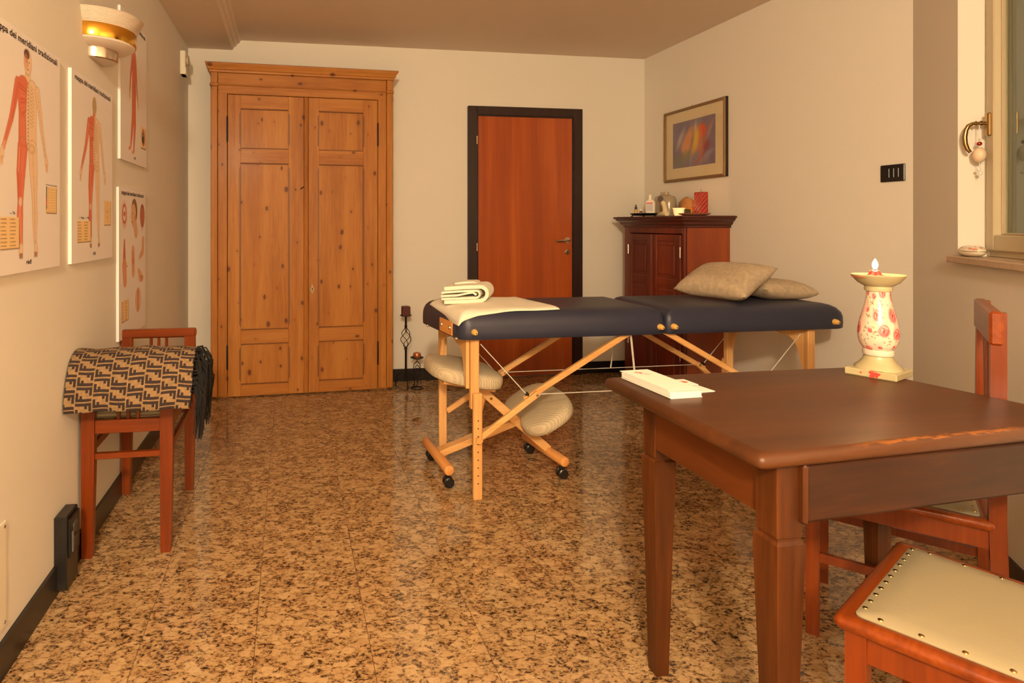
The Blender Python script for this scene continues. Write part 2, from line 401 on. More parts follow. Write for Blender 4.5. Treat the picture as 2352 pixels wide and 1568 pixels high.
def top(name, b, mats, label, cat, group=None, loc=(0, 0, 0), **k):
    o = obj(name, b, mats, loc=loc, **k); return setp(o, label, cat, group)
def struct(name, b, mats, parent=None, **k):
    o = obj(name, b, mats, parent, **k); o['kind'] = 'structure'; return o
def part(name, parent, mats, fn, label=None, **k):
    b = B(); fn(b); return obj(name, b, mats, parent, label, **k)
def copy_tree(o, parent=None):
    c = o.copy(); COL.objects.link(c)
    if parent is not None: c.parent = parent
    for ch in [x for x in bpy.data.objects if x.parent == o and x != c]: copy_tree(ch, c)
    return c
def text_mesh(name, s, width, origin, ux, uy, mat, parent, height=None, size_only=None, label=None):
    """flat lettering; origin = left end of the baseline, ux / uy unit vectors (world)"""
    cu = bpy.data.curves.new(name, 'FONT'); cu.body = s; cu.size = 1; cu.extrude = 0; cu.offset = 0.018
    tmp = bpy.data.objects.new('tmp', cu); COL.objects.link(tmp)
    dg = bpy.context.evaluated_depsgraph_get(); me0 = tmp.evaluated_get(dg).to_mesh()
    co = [v.co.copy() for v in me0.vertices]; fs = [tuple(p.vertices) for p in me0.polygons]
    bpy.data.objects.remove(tmp); bpy.data.curves.remove(cu)
    x0 = min(c.x for c in co); x1 = max(c.x for c in co); sc = width/(x1-x0); sy = (height/0.7) if height else sc
    ux, uy, og = Vector(ux), Vector(uy), Vector(origin)
    b = B(); b.add([og+ux*((c.x-x0)*sc)+uy*(c.y*sy) for c in co], fs)
    return obj(name, b, mat, parent, label, smooth=0, recalc=False)

# ---- prints: a colour value per grid point (flat print only)
class Paint:
    def __init__(s, w, h, nx, bg):
        s.w, s.h, s.nx = w, h, nx; s.ny = int(nx*h/w)
        s.a = np.zeros((s.ny+1, s.nx+1, 3)); s.a[:] = bg
        s.X, s.Y = np.meshgrid(np.linspace(0, w, s.nx+1), np.linspace(0, h, s.ny+1)); s.px = w/nx
    def lay(s, d, c, al=1.0, soft=None):
        m = np.clip(0.5-d/(soft or s.px), 0, 1)*al; s.a = s.a*(1-m[..., None])+np.array(c, float)*m[..., None]
    def ell(s, cx, cy, rx, ry, c, al=1.0, rot=0.0, soft=None):
        dx, dy = s.X-cx, s.Y-cy; ca, sa = math.cos(rot), math.sin(rot)
        u, v = (dx*ca+dy*sa)/rx, (-dx*sa+dy*ca)/ry; s.lay((np.sqrt(u*u+v*v)-1)*min(rx, ry), c, al, soft)
    def cap(s, p, q, r0, r1, c, al=1.0, soft=None, clip=None):
        px_, py_ = q[0]-p[0], q[1]-p[1]; L = px_*px_+py_*py_+1e-12
        t = np.clip(((s.X-p[0])*px_+(s.Y-p[1])*py_)/L, 0, 1)
        d = np.hypot(s.X-p[0]-t*px_, s.Y-p[1]-t*py_)-(r0+(r1-r0)*t)
        if clip is not None: d = np.where(clip, d, 9)
        s.lay(d, c, al, soft)
    def rect(s, x0, y0, x1, y1, c, al=1.0):
        d = np.maximum(np.maximum(x0-s.X, s.X-x1), np.maximum(y0-s.Y, s.Y-y1)); s.lay(d, c, al)
    def build(s, name, fn, parent, mat, label=None, wrap=False):
        ny, nx = s.ny, s.nx
        vs = [fn(x, y) for x, y in zip(s.X.ravel(), s.Y.ravel())]
        if parent is not None:
            inv = np.array(wm(parent).inverted()); va = np.array(vs); va = va @ inv[:3, :3].T+inv[:3, 3]
        else: va = np.array(vs)
        idx = np.arange((ny+1)*(nx+1)).reshape(ny+1, nx+1)
        q = np.stack([idx[:-1, :-1], idx[1:, :-1], idx[1:, 1:], idx[:-1, 1:]], -1).reshape(-1, 4)
        me = bpy.data.meshes.new(name)
        me.vertices.add(len(va)); me.vertices.foreach_set('co', va.ravel())
        me.loops.add(q.size); me.loops.foreach_set('vertex_index', q.ravel().astype(np.int32))
        me.polygons.add(len(q)); me.polygons.foreach_set('loop_start', np.arange(0, q.size, 4, dtype=np.int32))
        me.update(calc_edges=True)
        c = s.a.reshape(-1, 3)/255; c = np.where(c <= 0.04045, c/12.92, ((c+0.055)/1.055)**2.4)
        ca = me.color_attributes.new('Col', 'FLOAT_COLOR', 'POINT')
        ca.data.foreach_set('color', np.concatenate([c, np.ones((len(c), 1))], 1).ravel())
        me.materials.append(mat); me.shade_smooth()
        o = bpy.data.objects.new(name, me); COL.objects.link(o); o.parent = parent
        if label: o['label'] = label
        return o

# ------------------------------------------------------------------ room
YB, XR, ZC, YN = 4.715, 2.944, 2.617, -3.0
wx = lambda y: -0.797+0.011*y                     # the left wall runs very slightly askew
fl = thing('floor', None, None); fl['kind'] = 'structure'; del fl['mw']
b = B(); b.box(-0.95, 3.2, YN-0.1, YB+0.1, -0.06, -0.0015)
obj('grout_bed', b, M['grout'], fl)
tw, th = 0.3325, 0.305
tb = B(); tb.box(0.0008, tw-0.0008, 0.0008, th-0.0008, -0.012, 0, 0.0006)
tile0 = None
for i in range(-3, 10):
    for j in range(-16, 11):
        x, y = -0.10+tw*i, 1.57+th*j
        if y+th < YN or y > YB or x > XR or x+tw < -0.8: continue
        if tile0 is None:
            tile0 = obj('floor_tile', tb, M['granite'], fl, smooth=0, local=True); t = tile0
        else:
            t = tile0.copy(); COL.objects.link(t)
        t.location = (x, y, 0)
b = B(); b.prism([(wx(YN), YN), (wx(YB+.1), YB+.1), (-0.95, YB+.1), (-0.95, YN)], 0, 2.75, 'Z'); struct('wall_left', b, M['wall'])
b = B(); b.box(-0.9, 3.2, YB, YB+0.12, 0, 2.75); struct('wall_back', b, M['wall'])
b = B(); b.box(XR, XR+0.12, 2.48, YB+0.1, 0, 2.75); struct('wall_right', b, M['wall'])
b = B(); b.box(-1.0, 3.2, YN-0.12, YN, 0, 2.75); struct('wall_front', b, M['wall'])
b = B(); b.box(-0.95, 3.5, YN-.1, YB+0.12, ZC, ZC+0.1); struct('ceiling', b, M['ceil'])
b = B(); b.prism([(-0.9, ZC+.02), (-0.9, 2.541), (-0.425, 2.541), (-0.408, 2.568), (-0.402, 2.568), (-0.384, 2.592), (-0.376, 2.592), (-0.362, ZC), (-0.362, ZC+.02)], YN, YB+0.02, 'Y')
struct('trim_1', b, M['ceil'], label='lowered plaster soffit with stepped moulding along left wall')
# angled wall with the window: origin at the corner, local x runs along the wall towards the viewer, local y goes outward
AW = R(34); dx, dy = -math.sin(AW), -math.cos(AW)
MW = Matrix(((dx, -dy, 0, XR), (dy, dx, 0, 2.48), (0, 0, 1, 0), (0, 0, 0, 1)))
t0, t1, s0, s1, wl = 0.50, 1.25, 1.085, 2.35, 1.50
b = B()
b.box(0, t0, 0, 0.30, 0, 2.75, mtx=MW); b.box(t1, wl, 0, 0.30, 0, 2.75, mtx=MW); b.box(t0, t1, 0, 0.30, 0, s0, mtx=MW); b.box(t0, t1, 0, 0.30, s1, 2.75, mtx=MW)
struct('wall_window', b, M['wall'])
e = MW @ Vector((wl, 0, 0))
b = B(); b.box(e.x, e.x+0.2, YN-.1, e.y, 0, 2.75); struct('wall_near_right', b, M['wall'])
# baseboards
b = B()
b.prism([(wx(YN), YN), (wx(YB), YB), (wx(YB)+.012, YB), (wx(YN)+.012, YN)], 0, 0.095, 'Z'); struct('baseboard_left', b, M['base'])
b = B()
b.box(wx(YB), 1.403, YB-.012, YB, 0, 0.095, 0.002); b.box(2.373, XR, YB-.012, YB, 0, 0.095, 0.002); struct('baseboard_back', b, M['base'])
b = B(); b.box(XR-.012, XR, 2.49, YB-.012, 0, 0.095, 0.002); struct('baseboard_right', b, M['base'])
b = B(); b.box(0, wl, -0.012, 0, 0, 0.095, 0.002, MW); struct('baseboard_window', b, M['base'])
# window: sill, frame, sash, pane
win = thing('window_1', None, None); win['kind'] = 'structure'
part('window_sill', win, M['stone'], lambda b: (b.box(t0-.022, t1+.04, -0.030, 0.0, s0-.008, s0+.018, 0.003, MW), b.box(t0, t1, 0.0, 0.11, s0-.01, s0+.018, 0, MW)))
fz = s0+.018
def frm(b, u0, u1, z0, z1, w, d0, d1, bev=0.003):
    b.box(u0, u0+w, d0, d1, z0, z1, bev, MW); b.box(u1-w, u1, d0, d1, z0, z1, bev, MW)
    b.box(u0+w, u1-w, d0, d1, z0, z0+w, bev, MW); b.box(u0+w, u1-w, d0, d1, z1-w, z1, bev, MW)
part('window_frame', win, M['pale'], lambda b: frm(b, t0, t1, fz, s1, 0.030, 0.088, 0.15))
sash = part('window_sash', win, M['pale'], lambda b: frm(b, t0+.022, t1-.022, fz+.024, s1-.022, 0.062, 0.078, 0.135, 0.004))
part('glazing_bead', win, M['pale'], lambda b: frm(b, t0+.084, t1-.084, fz+.086, s1-.084, 0.008, 0.10, 0.12, 0.002))
part('window_pane', win, pane_mat('window_glass', (236, 242, 238)), lambda b: b.box(t0+.084, t1-.084, 0.112, 0.116, fz+.086, s1-.084, 0, MW))
part('rear_bead', win, M['pale'], lambda b: (b.box(t0, t1, 0.15, 0.30, s0-.01, s0+.03, 0, MW)))
hz_ = 1.62
def handle(b):
    u = t0+.055
    b.box(u-.013, u+.013, 0.066, 0.080, hz_-.045, hz_+.045, 0.004, MW)
hd = part('window_handle', win, M['brass'], handle, 'antique brass window handle with curved lever')
def lever(b):
    u = t0+.055; P = lambda y, z: MW @ Vector((u, y, z))
    pts = [P(0.068, hz_+.005), P(0.04, hz_+.006), P(0.026, hz_+.006), P(0.014, hz_-.001), P(0.007, hz_-.018), P(0.003, hz_-.045), P(0.005, hz_-.072), P(0.012, hz_-.095), P(0.020, hz_-.106)]
    b.tube(pts, [0.007, 0.006, 0.0065, 0.007, 0.0075, 0.008, 0.0075, 0.007, 0.006], 12)
    b.tube([P(0.048, hz_+.006), P(0.054, hz_+.006)], 0.010, 14); b.tube([P(0.034, hz_+.006), P(0.038, hz_+.006)], 0.0095, 14)
part('lever', hd, M['brass'], lever)
# back door
dr = thing('door_1', None, None); dr['kind'] = 'structure'
def dframe(b):
    b.box(1.403, 1.478, YB-.035, YB, 0, 2.174, 0.003); b.box(2.298, 2.373, YB-.035, YB, 0, 2.174, 0.003); b.box(1.478, 2.298, YB-.035, YB, 2.104, 2.174, 0.003)
part('door_frame', dr, M['wenge'], dframe)
part('door_stop', dr, M['wenge'], lambda b: (b.box(1.478, 1.488, YB-.024, YB, 0, 2.104), b.box(2.288, 2.298, YB-.024, YB, 0, 2.104), b.box(1.488, 2.288, YB-.024, YB, 2.096, 2.104)))
leaf = part('door_leaf', dr, M['cherry'], lambda b: b.box(1.490, 2.288, YB-.018, YB, 0.006, 2.096, 0.002), 'cherry veneer door leaf')
for z in (1.90, 1.05):
    part('hinge', dr, M['nickel'], lambda b: b.cyl((1.472, YB-.040, z-.032), (1.472, YB-.040, z+.032), 0.006, n=10))
def dh(b):
    b.cyl((2.243, YB-.018, 1.10), (2.243, YB-.026, 1.10), 0.024, n=24); b.cyl((2.243, YB-.026, 1.10), (2.243, YB-.062, 1.10), 0.009, n=12)
    b.tube([(2.25, YB-.062, 1.10), (2.23, YB-.064, 1.10), (2.17, YB-.062, 1.098), (2.135, YB-.058, 1.096)], [0.008, 0.009, 0.008, 0.0075], 12)
part('door_handle', leaf, M['nickel'], dh)
def ros(b):
    for k, (r0, r1, y) in enumerate(((0.024, 0.021, 0), (0.021, 0.013, -0.006))):
        b.tube([(2.243, YB-.018+y, 1.005), (2.243, YB-.024+y*1.2, 1.005)], [r0, r1], 24)
part('keyhole_rosette', leaf, M['nickel'], ros)
part('keyhole', leaf, M['hole'], lambda b: b.box(2.240, 2.246, YB-.0335, YB-.030, 0.995, 1.014))

# ------------------------------------------------------------------ pine wardrobe
wa = R(2.4)
wd = thing('wardrobe', 'tall antique pine wardrobe with two panelled doors against the back wall', 'wardrobe', (-0.549, 4.437, 0), wa)
WD = 0.215; WW = 1.311
def L(name, mats, fn, parent=wd, label=None, **k): return part(name, parent, mats, fn, label, local=True, **k)
L('carcass', M['pine'], lambda b: (b.box(0, 0.02, 0.03, WD, 0.02, 2.30), b.box(WW-.02, WW, 0.03, WD, 0.02, 2.30), b.box(0.02, WW-.02, WD-.015, WD, 0.02, 2.30), b.box(0, WW, 0.03, WD, 2.28, 2.30)))
for x0, x1 in ((0.0, 0.047), (WW-.047, WW)):
    L('pilaster', M['pine'], lambda b: (b.box(x0, x1, -0.008, 0.03, 0.012, 2.205, 0.004), b.box(x0-.006, x1+.006, -0.014, 0.03, 2.205, 2.226, 0.004)))
    L('pilaster_block', M['pine'], lambda b: b.box(x0, x1, -0.010, 0.03, 2.226, 2.31, 0.003))
L('side_post', M['pine'], lambda b: b.box(0.049, 0.112, 0.0, 0.03, 0.012, 2.160, 0.002)); L('side_post', M['pine'], lambda b: b.box(1.199, WW-.049, 0.0, 0.03, 0.012, 2.160, 0.002))
L('top_rail', M['pineX'], lambda b: b.box(0.049, WW-.049, 0.002, 0.03, 2.155, 2.214, 0.002))
L('frieze', M['pineX'], lambda b: (b.box(0.049, WW-.049, 0.0, 0.03, 2.222, 2.31, 0.002), b.box(0.045, WW-.045, -0.006, 0.03, 2.213, 2.223, 0.003)))
def cornice(b):
    pr = [(0.0, 2.300), (0.008, 2.304), (0.010, 2.316), (0.018, 2.322), (0.022, 2.338), (0.034, 2.352), (0.036, 2.364), (0.0, 2.366)]
    rings = []
    for o, z in pr: rings.append([(-o, WD, z), (-o, -0.010-o, z), (WW+o, -0.010-o, z), (WW+o, WD, z)])
    vs = [p for r_ in rings for p in r_]; n = len(pr); fs = []
    for i in range(n-1):
        for k in range(3): fs.append((i*4+k, i*4+k+1, (i+1)*4+k+1, (i+1)*4+k))
    o0 = len(vs); vs += [(-0.036, -0.046, 2.366), (WW+.036, -0.046, 2.366), (WW+.036, WD, 2.366), (-0.036, WD, 2.366)]
    fs += [(o0, o0+1, o0+2, o0+3)]; b.add(vs, fs)
L('cornice', M['pineX'], cornice)
L('plinth', M['pineX'], lambda b: b.box(0.03, WW-.03, 0.02, WD, 0.0, 0.03))
def wdoor(x0, x1, px0, px1, zz, lock):
    d = L('wardrobe_door', M['pine'], lambda b: (b.box(x0, px0, -0.004, 0.022, 0.008, 2.150, 0.002), b.box(px1, x1, -0.004, 0.022, 0.008, 2.150, 0.002)))
    zs = [0.008]+[z for p in zz for z in p]+[2.150]
    for k in range(0, len(zs), 2):
        L('rail', M['pineX'], lambda b: b.box(px0, px1, -0.003, 0.022, zs[k], zs[k+1], 0.001), d)
    for z0, z1 in zz:
        def pan(b):
            b.box(px0-.002, px1+.002, 0.012, 0.018, z0-.002, z1+.002)
        L('panel', M['pine'], pan, d)
        def mould(b):      # stopped chamfers along the stiles, small bead under and over the rails
            for xa, s in ((px0, -1), (px1, 1)):
                b.prism([(xa, z0+.022), (xa+s*.010, z0+.040), (xa+s*.010, z1-.040), (xa, z1-.022)], -0.0046, 0.012, 'Y')
            b.box(px0, px1, -0.0015, 0.010, z1-.007, z1, 0.002); b.box(px0, px1, -0.0015, 0.010, z0, z0+.007, 0.002)
        L('panel_moulding', M['bead'], mould, d)
    return d
zz = [(0.088, 0.380), (0.476, 1.668), (1.768, 2.056)]
d1 = wdoor(0.116, 0.650, 0.206, 0.541, zz, False)
d2 = wdoor(0.685, 1.195, 0.761, 1.087, zz, True)
L('astragal', M['pine'], lambda b: (b.box(0.650, 0.683, -0.010, 0.02, 0.01, 2.150, 0.003), b.tube([(0.658, -0.011, 0.01), (0.658, -0.011, 2.15)], 0.004, 8), b.tube([(0.675, -0.011, 0.01), (0.675, -0.011, 2.15)], 0.004, 8)), d1)
for x, z0, z1, dd in ((0.1135, 1.809, 1.997, d1), (0.1135, 0.198, 0.377, d1), (1.197, 1.806, 1.985, d2), (1.197, 0.187, 0.365, d2)):
    L('hinge', M['iron'], lambda b: b.tube([(x, -0.007, z0), (x, -0.007, z0+.01), (x, -0.007, z1-.01), (x, -0.007, z1)], [0.003, 0.006, 0.006, 0.003], 10), dd)
L('lock_plate', plain('worn_steel', (150, 132, 104), 0.4, metal=0.8), lambda b: (b.prism([(0.712+0.011*math.cos(a)*(1+.35*math.cos(4*a)), 0.758+0.036*math.sin(a)*(1+.25*math.cos(6*a))) for a in [k*math.pi/16 for k in range(32)]], -0.0065, -0.003, 'Y')), d2)
L('keyhole', M['hole'], lambda b: (b.cyl((0.712, -0.0072, 0.764), (0.712, -0.006, 0.764), 0.0045, n=12), b.box(0.710, 0.714, -0.0072, -0.006, 0.748, 0.764)), d2)
L('latch_hook', M['iron'], lambda b: b.tube([(0.626, -0.012, 1.484), (0.640, -0.016, 1.494), (0.652, -0.018, 1.504)], [0.0035, 0.0035, 0.003], 8), d1)

# ------------------------------------------------------------------ mahogany cabinet in the corner
cb = thing('cabinet', 'dark red mahogany two-door cabinet with moulded cornice in the right corner', 'cabinet', (2.60, 3.70, 0), 0)
CX, CY0, CY1, CZ = 2.60, 3.70, 4.435, 1.222
part('carcass', cb, M['mahogL'], lambda b: (b.box(CX+.012, 2.940, CY0, CY0+.02, 0.03, CZ, 0.003), b.box(CX+.012, 2.940, CY1-.02, CY1, 0.03, CZ, 0.003), b.box(2.92, 2.94, CY0+.02, CY1-.02, 0.03, CZ), b.box(CX+.012, 2.92, CY0+.02, CY1-.02, 0.03, 0.06)))
part('face_frame', cb, M['mahog'], lambda b: (b.box(CX, CX+.022, CY0, CY0+.026, 0.0, CZ, 0.003), b.box(CX, CX+.022, CY1-.075, CY1, 0.0, CZ, 0.003), b.box(CX, CX+.022, CY0+.026, CY1-.075, 1.165, CZ, 0.002), b.box(CX, CX+.022, CY0+.026, CY1-.075, 0.0, 0.09, 0.002)))
def ccorn(b):
    pr = [(0.0, 1.205), (0.006, 1.208), (0.008, 1.222), (0.022, 1.230), (0.028, 1.246), (0.046, 1.258), (0.050, 1.270), (0.062, 1.274), (0.062, 1.286), (0.0, 1.287)]
    vs = []; fs = []
    for o, z in pr: vs += [(2.942, CY0-o, z), (CX-o, CY0-o, z), (CX-o, CY1+o, z), (2.942, CY1+o, z)]
    for i in range(len(pr)-1):
        for k in range(3): fs.append((i*4+k, i*4+k+1, i*4+k+5, i*4+k+4))
    fs.append(((len(pr)-1)*4, (len(pr)-1)*4+1, (len(pr)-1)*4+2, (len(pr)-1)*4+3)); b.add(vs, fs)
part('cornice', cb, M['mahogX'], ccorn)
part('top_board', cb, M['mahogX'], lambda b: b.box(2.56, 2.942, CY0-.05, CY1+.05, 1.26, 1.288, 0.003))
def cdoor(y0, y1):
    d = part('door', cb, M['mahog'], lambda b: (b.box(CX-.012, CX+.008, y0, y0+.045, 0.095, 1.16, 0.004), b.box(CX-.012, CX+.008, y1-.045, y1, 0.095, 1.16, 0.004),
        *[b.box(CX-.011, CX+.008, y0+.045, y1-.045, z0, z1, 0.003) for z0, z1 in ((0.095, 0.15), (0.47, 0.52), (0.80, 0.855), (1.11, 1.16))]))
    for z0, z1 in ((0.15, 0.47), (0.52, 0.80), (0.855, 1.11)):
        part('panel', d, M['mahog'], lambda b: (b.box(CX-.004, CX+.004, y0+.04, y1-.04, z0-.004, z1+.004), b.box(CX-.010, CX, y0+.068, y1-.068, z0+.024, z1-.024, 0.006)))
    return d
ym = 4.055
for y0, y1, hy_ in ((CY0+.028, ym-.012, CY0+.026), (ym+.012, CY1-.077, CY1-.075)):
    d = cdoor(y0, y1)
    for z in (1.04, 0.35):
        part('hinge', d, M['steel'], lambda b: b.cyl((CX-.014, hy_, z-.036), (CX-.014, hy_, z+.036), 0.0055, n=10))
part('centre_bead', cb, M['mahog'], lambda b: (b.box(CX-.016, CX+.01, ym-.012, ym+.012, 0.095, 1.16, 0.004), b.tube([(CX-.017, ym, 0.1), (CX-.017, ym, 1.155)], 0.005, 8)))

# ------------------------------------------------------------------ things on the cabinet
ZT = 1.288
tx, ty = 2.66, 4.27
def tray(b):
    b.lathe([(0, 0.012), (0.085, 0.012), (0.112, 0.020), (0.116, 0.024), (0.117, 0.020), (0.090, 0.006), (0, 0.006)], (0, 0, 0), 40)
    b.v = [(tx+v[0]*.75, ty+v[1]*1.05, ZT+.002+v[2]) for v in b.v]
tr = thing('tray', 'small oval black tray on little feet at the left end of the cabinet top', 'tray', (tx, ty, ZT))
part('dish', tr, M['blackp'], tray)
for sx, sy in ((-1, -1), (-1, 1), (1, -1), (1, 1)):
    part('foot', tr, M['iron'], lambda b: b.tube([(tx+sx*.05, ty+sy*.085, ZT), (tx+sx*.045, ty+sy*.075, ZT+.010)], [0.006, 0.004], 10))
ZY = ZT+.0145
sp = thing('spray_bottle', 'small amber spray bottle with black cap on the tray', 'bottle', (2.62, 4.31, ZY))
part('glass_body', sp, plain('amber_label', (214, 168, 88), 0.25, coat=0.4), lambda b: b.lathe([(0, 0), (0.0125, 0), (0.013, 0.002), (0.013, 0.036), (0.009, 0.042), (0, 0.042)], (2.62, 4.31, ZY), 20))
part('cap', sp, M['blackp'], lambda b: b.lathe([(0, 0.042), (0.010, 0.042), (0.010, 0.058), (0.006, 0.062), (0.005, 0.078), (0, 0.078)], (2.62, 4.31, ZY), 16))
wb = thing('lotion_bottle', 'white plastic bottle with red striped label on the black tray', 'bottle', (2.69, 4.235, ZY), R(-22))
def wbody(b):
    prof = [(.94, 0), (1, .004), (1, .092), (.86, .104), (.45, .112), (.40, .116)]
    n = 36; vs = []; fs = []
    for s_, z in prof:
        for k in range(n):
            a = 2*math.pi*k/n; c_, q_ = math.cos(a), math.sin(a)
            vs.append((0.036*s_*abs(c_)**.55*(1 if c_ > 0 else -1), 0.022*s_*abs(q_)**.55*(1 if q_ > 0 else -1), z))
    for i in range(len(prof)-1):
        for k in range(n): fs.append((i*n+k, i*n+(k+1) % n, (i+1)*n+(k+1) % n, (i+1)*n+k))
    fs.append(tuple(range(n))); fs.append(tuple(range((len(prof)-1)*n, len(prof)*n))); b.add(vs, fs)
part('bottle_body', wb, M['whitep'], wbody, local=True)
part('bottle_cap', wb, M['whitep'], lambda b: b.lathe([(0.0, 0.114), (0.0135, 0.114), (0.0135, 0.148), (0.012, 0.151), (0, 0.151)], (0, 0, 0), 20), local=True)
part('bottle_label', wb, plain('grey_label', (190, 182, 184), 0.5), lambda b: b.box(-.028, .014, -.0228, -.0218, .026, .080), 'pale grey label', local=True)
part('label_stripe', wb, plain('label_red', (206, 80, 74), 0.5), lambda b: b.box(-.028, .014, -.0228, -.0218, .082, .092), 'red stripe', local=True)
vi = thing('vial', 'tiny glass vial with white cap in front of the white bottle', 'bottle', (2.615, 4.235, ZY))
part('vial_glass', vi, plain('brown_glass', (120, 80, 50), 0.15, coat=0.5), lambda b: b.lathe([(0, 0), (0.0105, 0), (0.011, 0.002), (0.011, 0.022), (0.007, 0.028), (0, 0.028)], (2.615, 4.235, ZY), 16))
part('vial_cap', vi, M['whitep'], lambda b: b.lathe([(0, 0.028), (0.0075, 0.028), (0.0075, 0.042), (0, 0.043)], (2.615, 4.235, ZY), 16))
part('vial_label', vi, M['paper'], lambda b: b.lathe([(0.0113, 0.003), (0.0113, 0.014)], (2.615, 4.235, ZY), 16))
# large smoked flask behind
def flask(b):
    prof = [(.80, 0), (.95, .004), (1, .03), (1, .11), (.94, .14), (.80, .158), (.42, .168), (.36, .172), (.36, .186), (.34, .190)]
    n = 36; vs = []; fs = []
    for s_, z in prof:
        for k in range(n):
            a = 2*math.pi*k/n; c_, q_ = math.cos(a), math.sin(a)
            vs.append((2.865+0.066*max(s_, .3)*c_, 4.315+0.105*s_*abs(q_)**.8*(1 if q_ > 0 else -1), ZT+z))
    for i in range(len(prof)-1):
        for k in range(n): fs.append((i*n+k, i*n+(k+1) % n, (i+1)*n+(k+1) % n, (i+1)*n+k))
    fs.append(tuple(range(n))); fs.append(tuple(range((len(prof)-1)*n, len(prof)*n))); b.add(vs, fs)
fk = thing('flask', 'broad smoky grey flask standing behind the white bottle on the cabinet', 'vase', (2.865, 4.315, ZT))
part('flask_body', fk, plain('smoky_glaze', (168, 150, 124), 0.22, coat=0.4), flask)
part('round_seal', fk, plain('dark_bronze', (70, 48, 34), 0.45, metal=0.4), lambda b: b.tube([(2.795, 4.262, ZT+.138), (2.785, 4.250, ZT+.138)], [.020, .019], 20), 'dark round seal')
# pale carved foot-like model
def ornament(b):
    x, y = 2.72, 4.10
    b.tube([(x-.01, y+.055, ZT+.012), (x-.005, y+.03, ZT+.018), (x, y, ZT+.022), (x, y-.03, ZT+.020)], [0.010, 0.017, 0.022, 0.019], 12)
    b.tube([(x, y-.010, ZT+.02), (x, y-.006, ZT+.05), (x+.004, y+.010, ZT+.078), (x+.004, y+.022, ZT+.10), (x+.002, y+.030, ZT+.112)], [0.020, 0.018, 0.016, 0.017, 0.008], 12)
b = B(); ornament(b)
top('stone_ornament', b, plain('pale_plaster', (224, 206, 164), 0.7, bump=0.4, bscale=80, var=.08), 'pale carved upright ornament between tray and lit tealight', 'ornament')
tl = thing('tealight_holder', 'glowing cream tealight cup with wavy relief on the cabinet', 'candle holder', (2.68, 3.875, ZT))
def tcup(b):
    n = 28; vs = []; fs = []; prof = [(0.026, 0), (0.031, 0.012), (0.033, 0.028), (0.037, 0.048), (0.041, 0.056), (0.037, 0.056), (0.033, 0.046), (0.027, 0.010), (0.0, 0.008)]
    for i, (r_, z) in enumerate(prof):
        for k in range(n):
            a = 2*math.pi*k/n; q = r_*(1+.05*math.sin(4*a+z*160))
            vs.append((2.68+q*math.cos(a), 3.875+q*math.sin(a), ZT+z))
    for i in range(len(prof)-1):
        for k in range(n): fs.append((i*n+k, i*n+(k+1) % n, (i+1)*n+(k+1) % n, (i+1)*n+k))
    fs.append(tuple(range(n))); b.add(vs, fs)
mt, nt_, p_ = newmat('lit_wax_cup'); p_.inputs['Base Color'].default_value = lin((255, 226, 186)); p_.inputs['Roughness'].default_value = 0.5
p_.inputs['Emission Color'].default_value = lin((255, 190, 120)); p_.inputs['Emission Strength'].default_value = 0.9
part('cup', tl, mt, tcup)
FL = emit('flame', (255, 214, 140), 60)
part('flame', tl, FL, lambda b: b.lathe([(0, 0.020), (0.004, 0.026), (0.003, 0.034), (0, 0.042)], (2.68, 3.875, ZT), 12))
lamp('tealight_glow', (2.68, 3.875, ZT+.07), 0.25, 0.01, (1, .62, .3))
pl = thing('plate', 'flat terracotta dish under the red candle on the cabinet', 'plate', (2.745, 3.80, ZT))
part('dish', pl, plain('terracotta', (176, 112, 84), 0.5), lambda b: (b.lathe([(0, 0.002), (0.07, 0.002), (0.098, 0.012), (0.102, 0.016), (0.098, 0.018), (0.072, 0.010), (0, 0.009)], (2.745, 3.80, ZT), 36)))
rc = thing('pillar_candle', 'square dark red candle with diagonal ridges on the cabinet', 'candle', (2.77, 3.765, ZT+.010))
part('wax_block', rc, M['carved'], lambda b: b.box(-.029, .029, -.036, .036, 0, .152, 0.004), local=True)
part('wick', rc, M['iron'], lambda b: b.tube([(0, 0, .155), (.001, 0, .166), (0, .001, .172)], 0.0012, 6), local=True)
def rock(b, c, s_, seed):
    q = random.Random(seed); t = B(); t.sphere((0, 0, 0), 1, 14, 9)
    b.add([(c[0]+v[0]*s_[0]*(1+.16*math.sin(3*v[1]+5*v[2]+seed)+.16*q.random()), c[1]+v[1]*s_[1]*(1+.15*math.sin(4*v[0]+2*v[2]+seed)+.12*q.random()), c[2]+v[2]*s_[2]*(1+.14*math.sin(5*v[0]+seed)+.18*q.random())) for v in t.v], t.f)
b = B(); rock(b, (2.86, 4.03, ZT+.070), (0.04, 0.080, 0.058), 3)
top('rock', b, plain('brown_mineral', (172, 118, 68), 0.6, bump=0.8, bscale=40, var=.22), 'brown rough mineral lump behind the tealight', 'stone')
b = B(); rock(b, (2.81, 3.925, ZT+.030), (0.024, 0.034, 0.030), 5)
top('amber_stone', b, plain('amber_stone', (206, 120, 40), 0.35, coat=.5, var=.2), 'small orange amber stone left of the red candle', 'stone')
b = B(); b.box(2.70, 2.745, 3.835, 3.89, ZT+.017, ZT+.048, 0.003)
top('small_box', b, plain('dark_green', (74, 72, 48), 0.5), 'small dark green box beside the red candle', 'box')

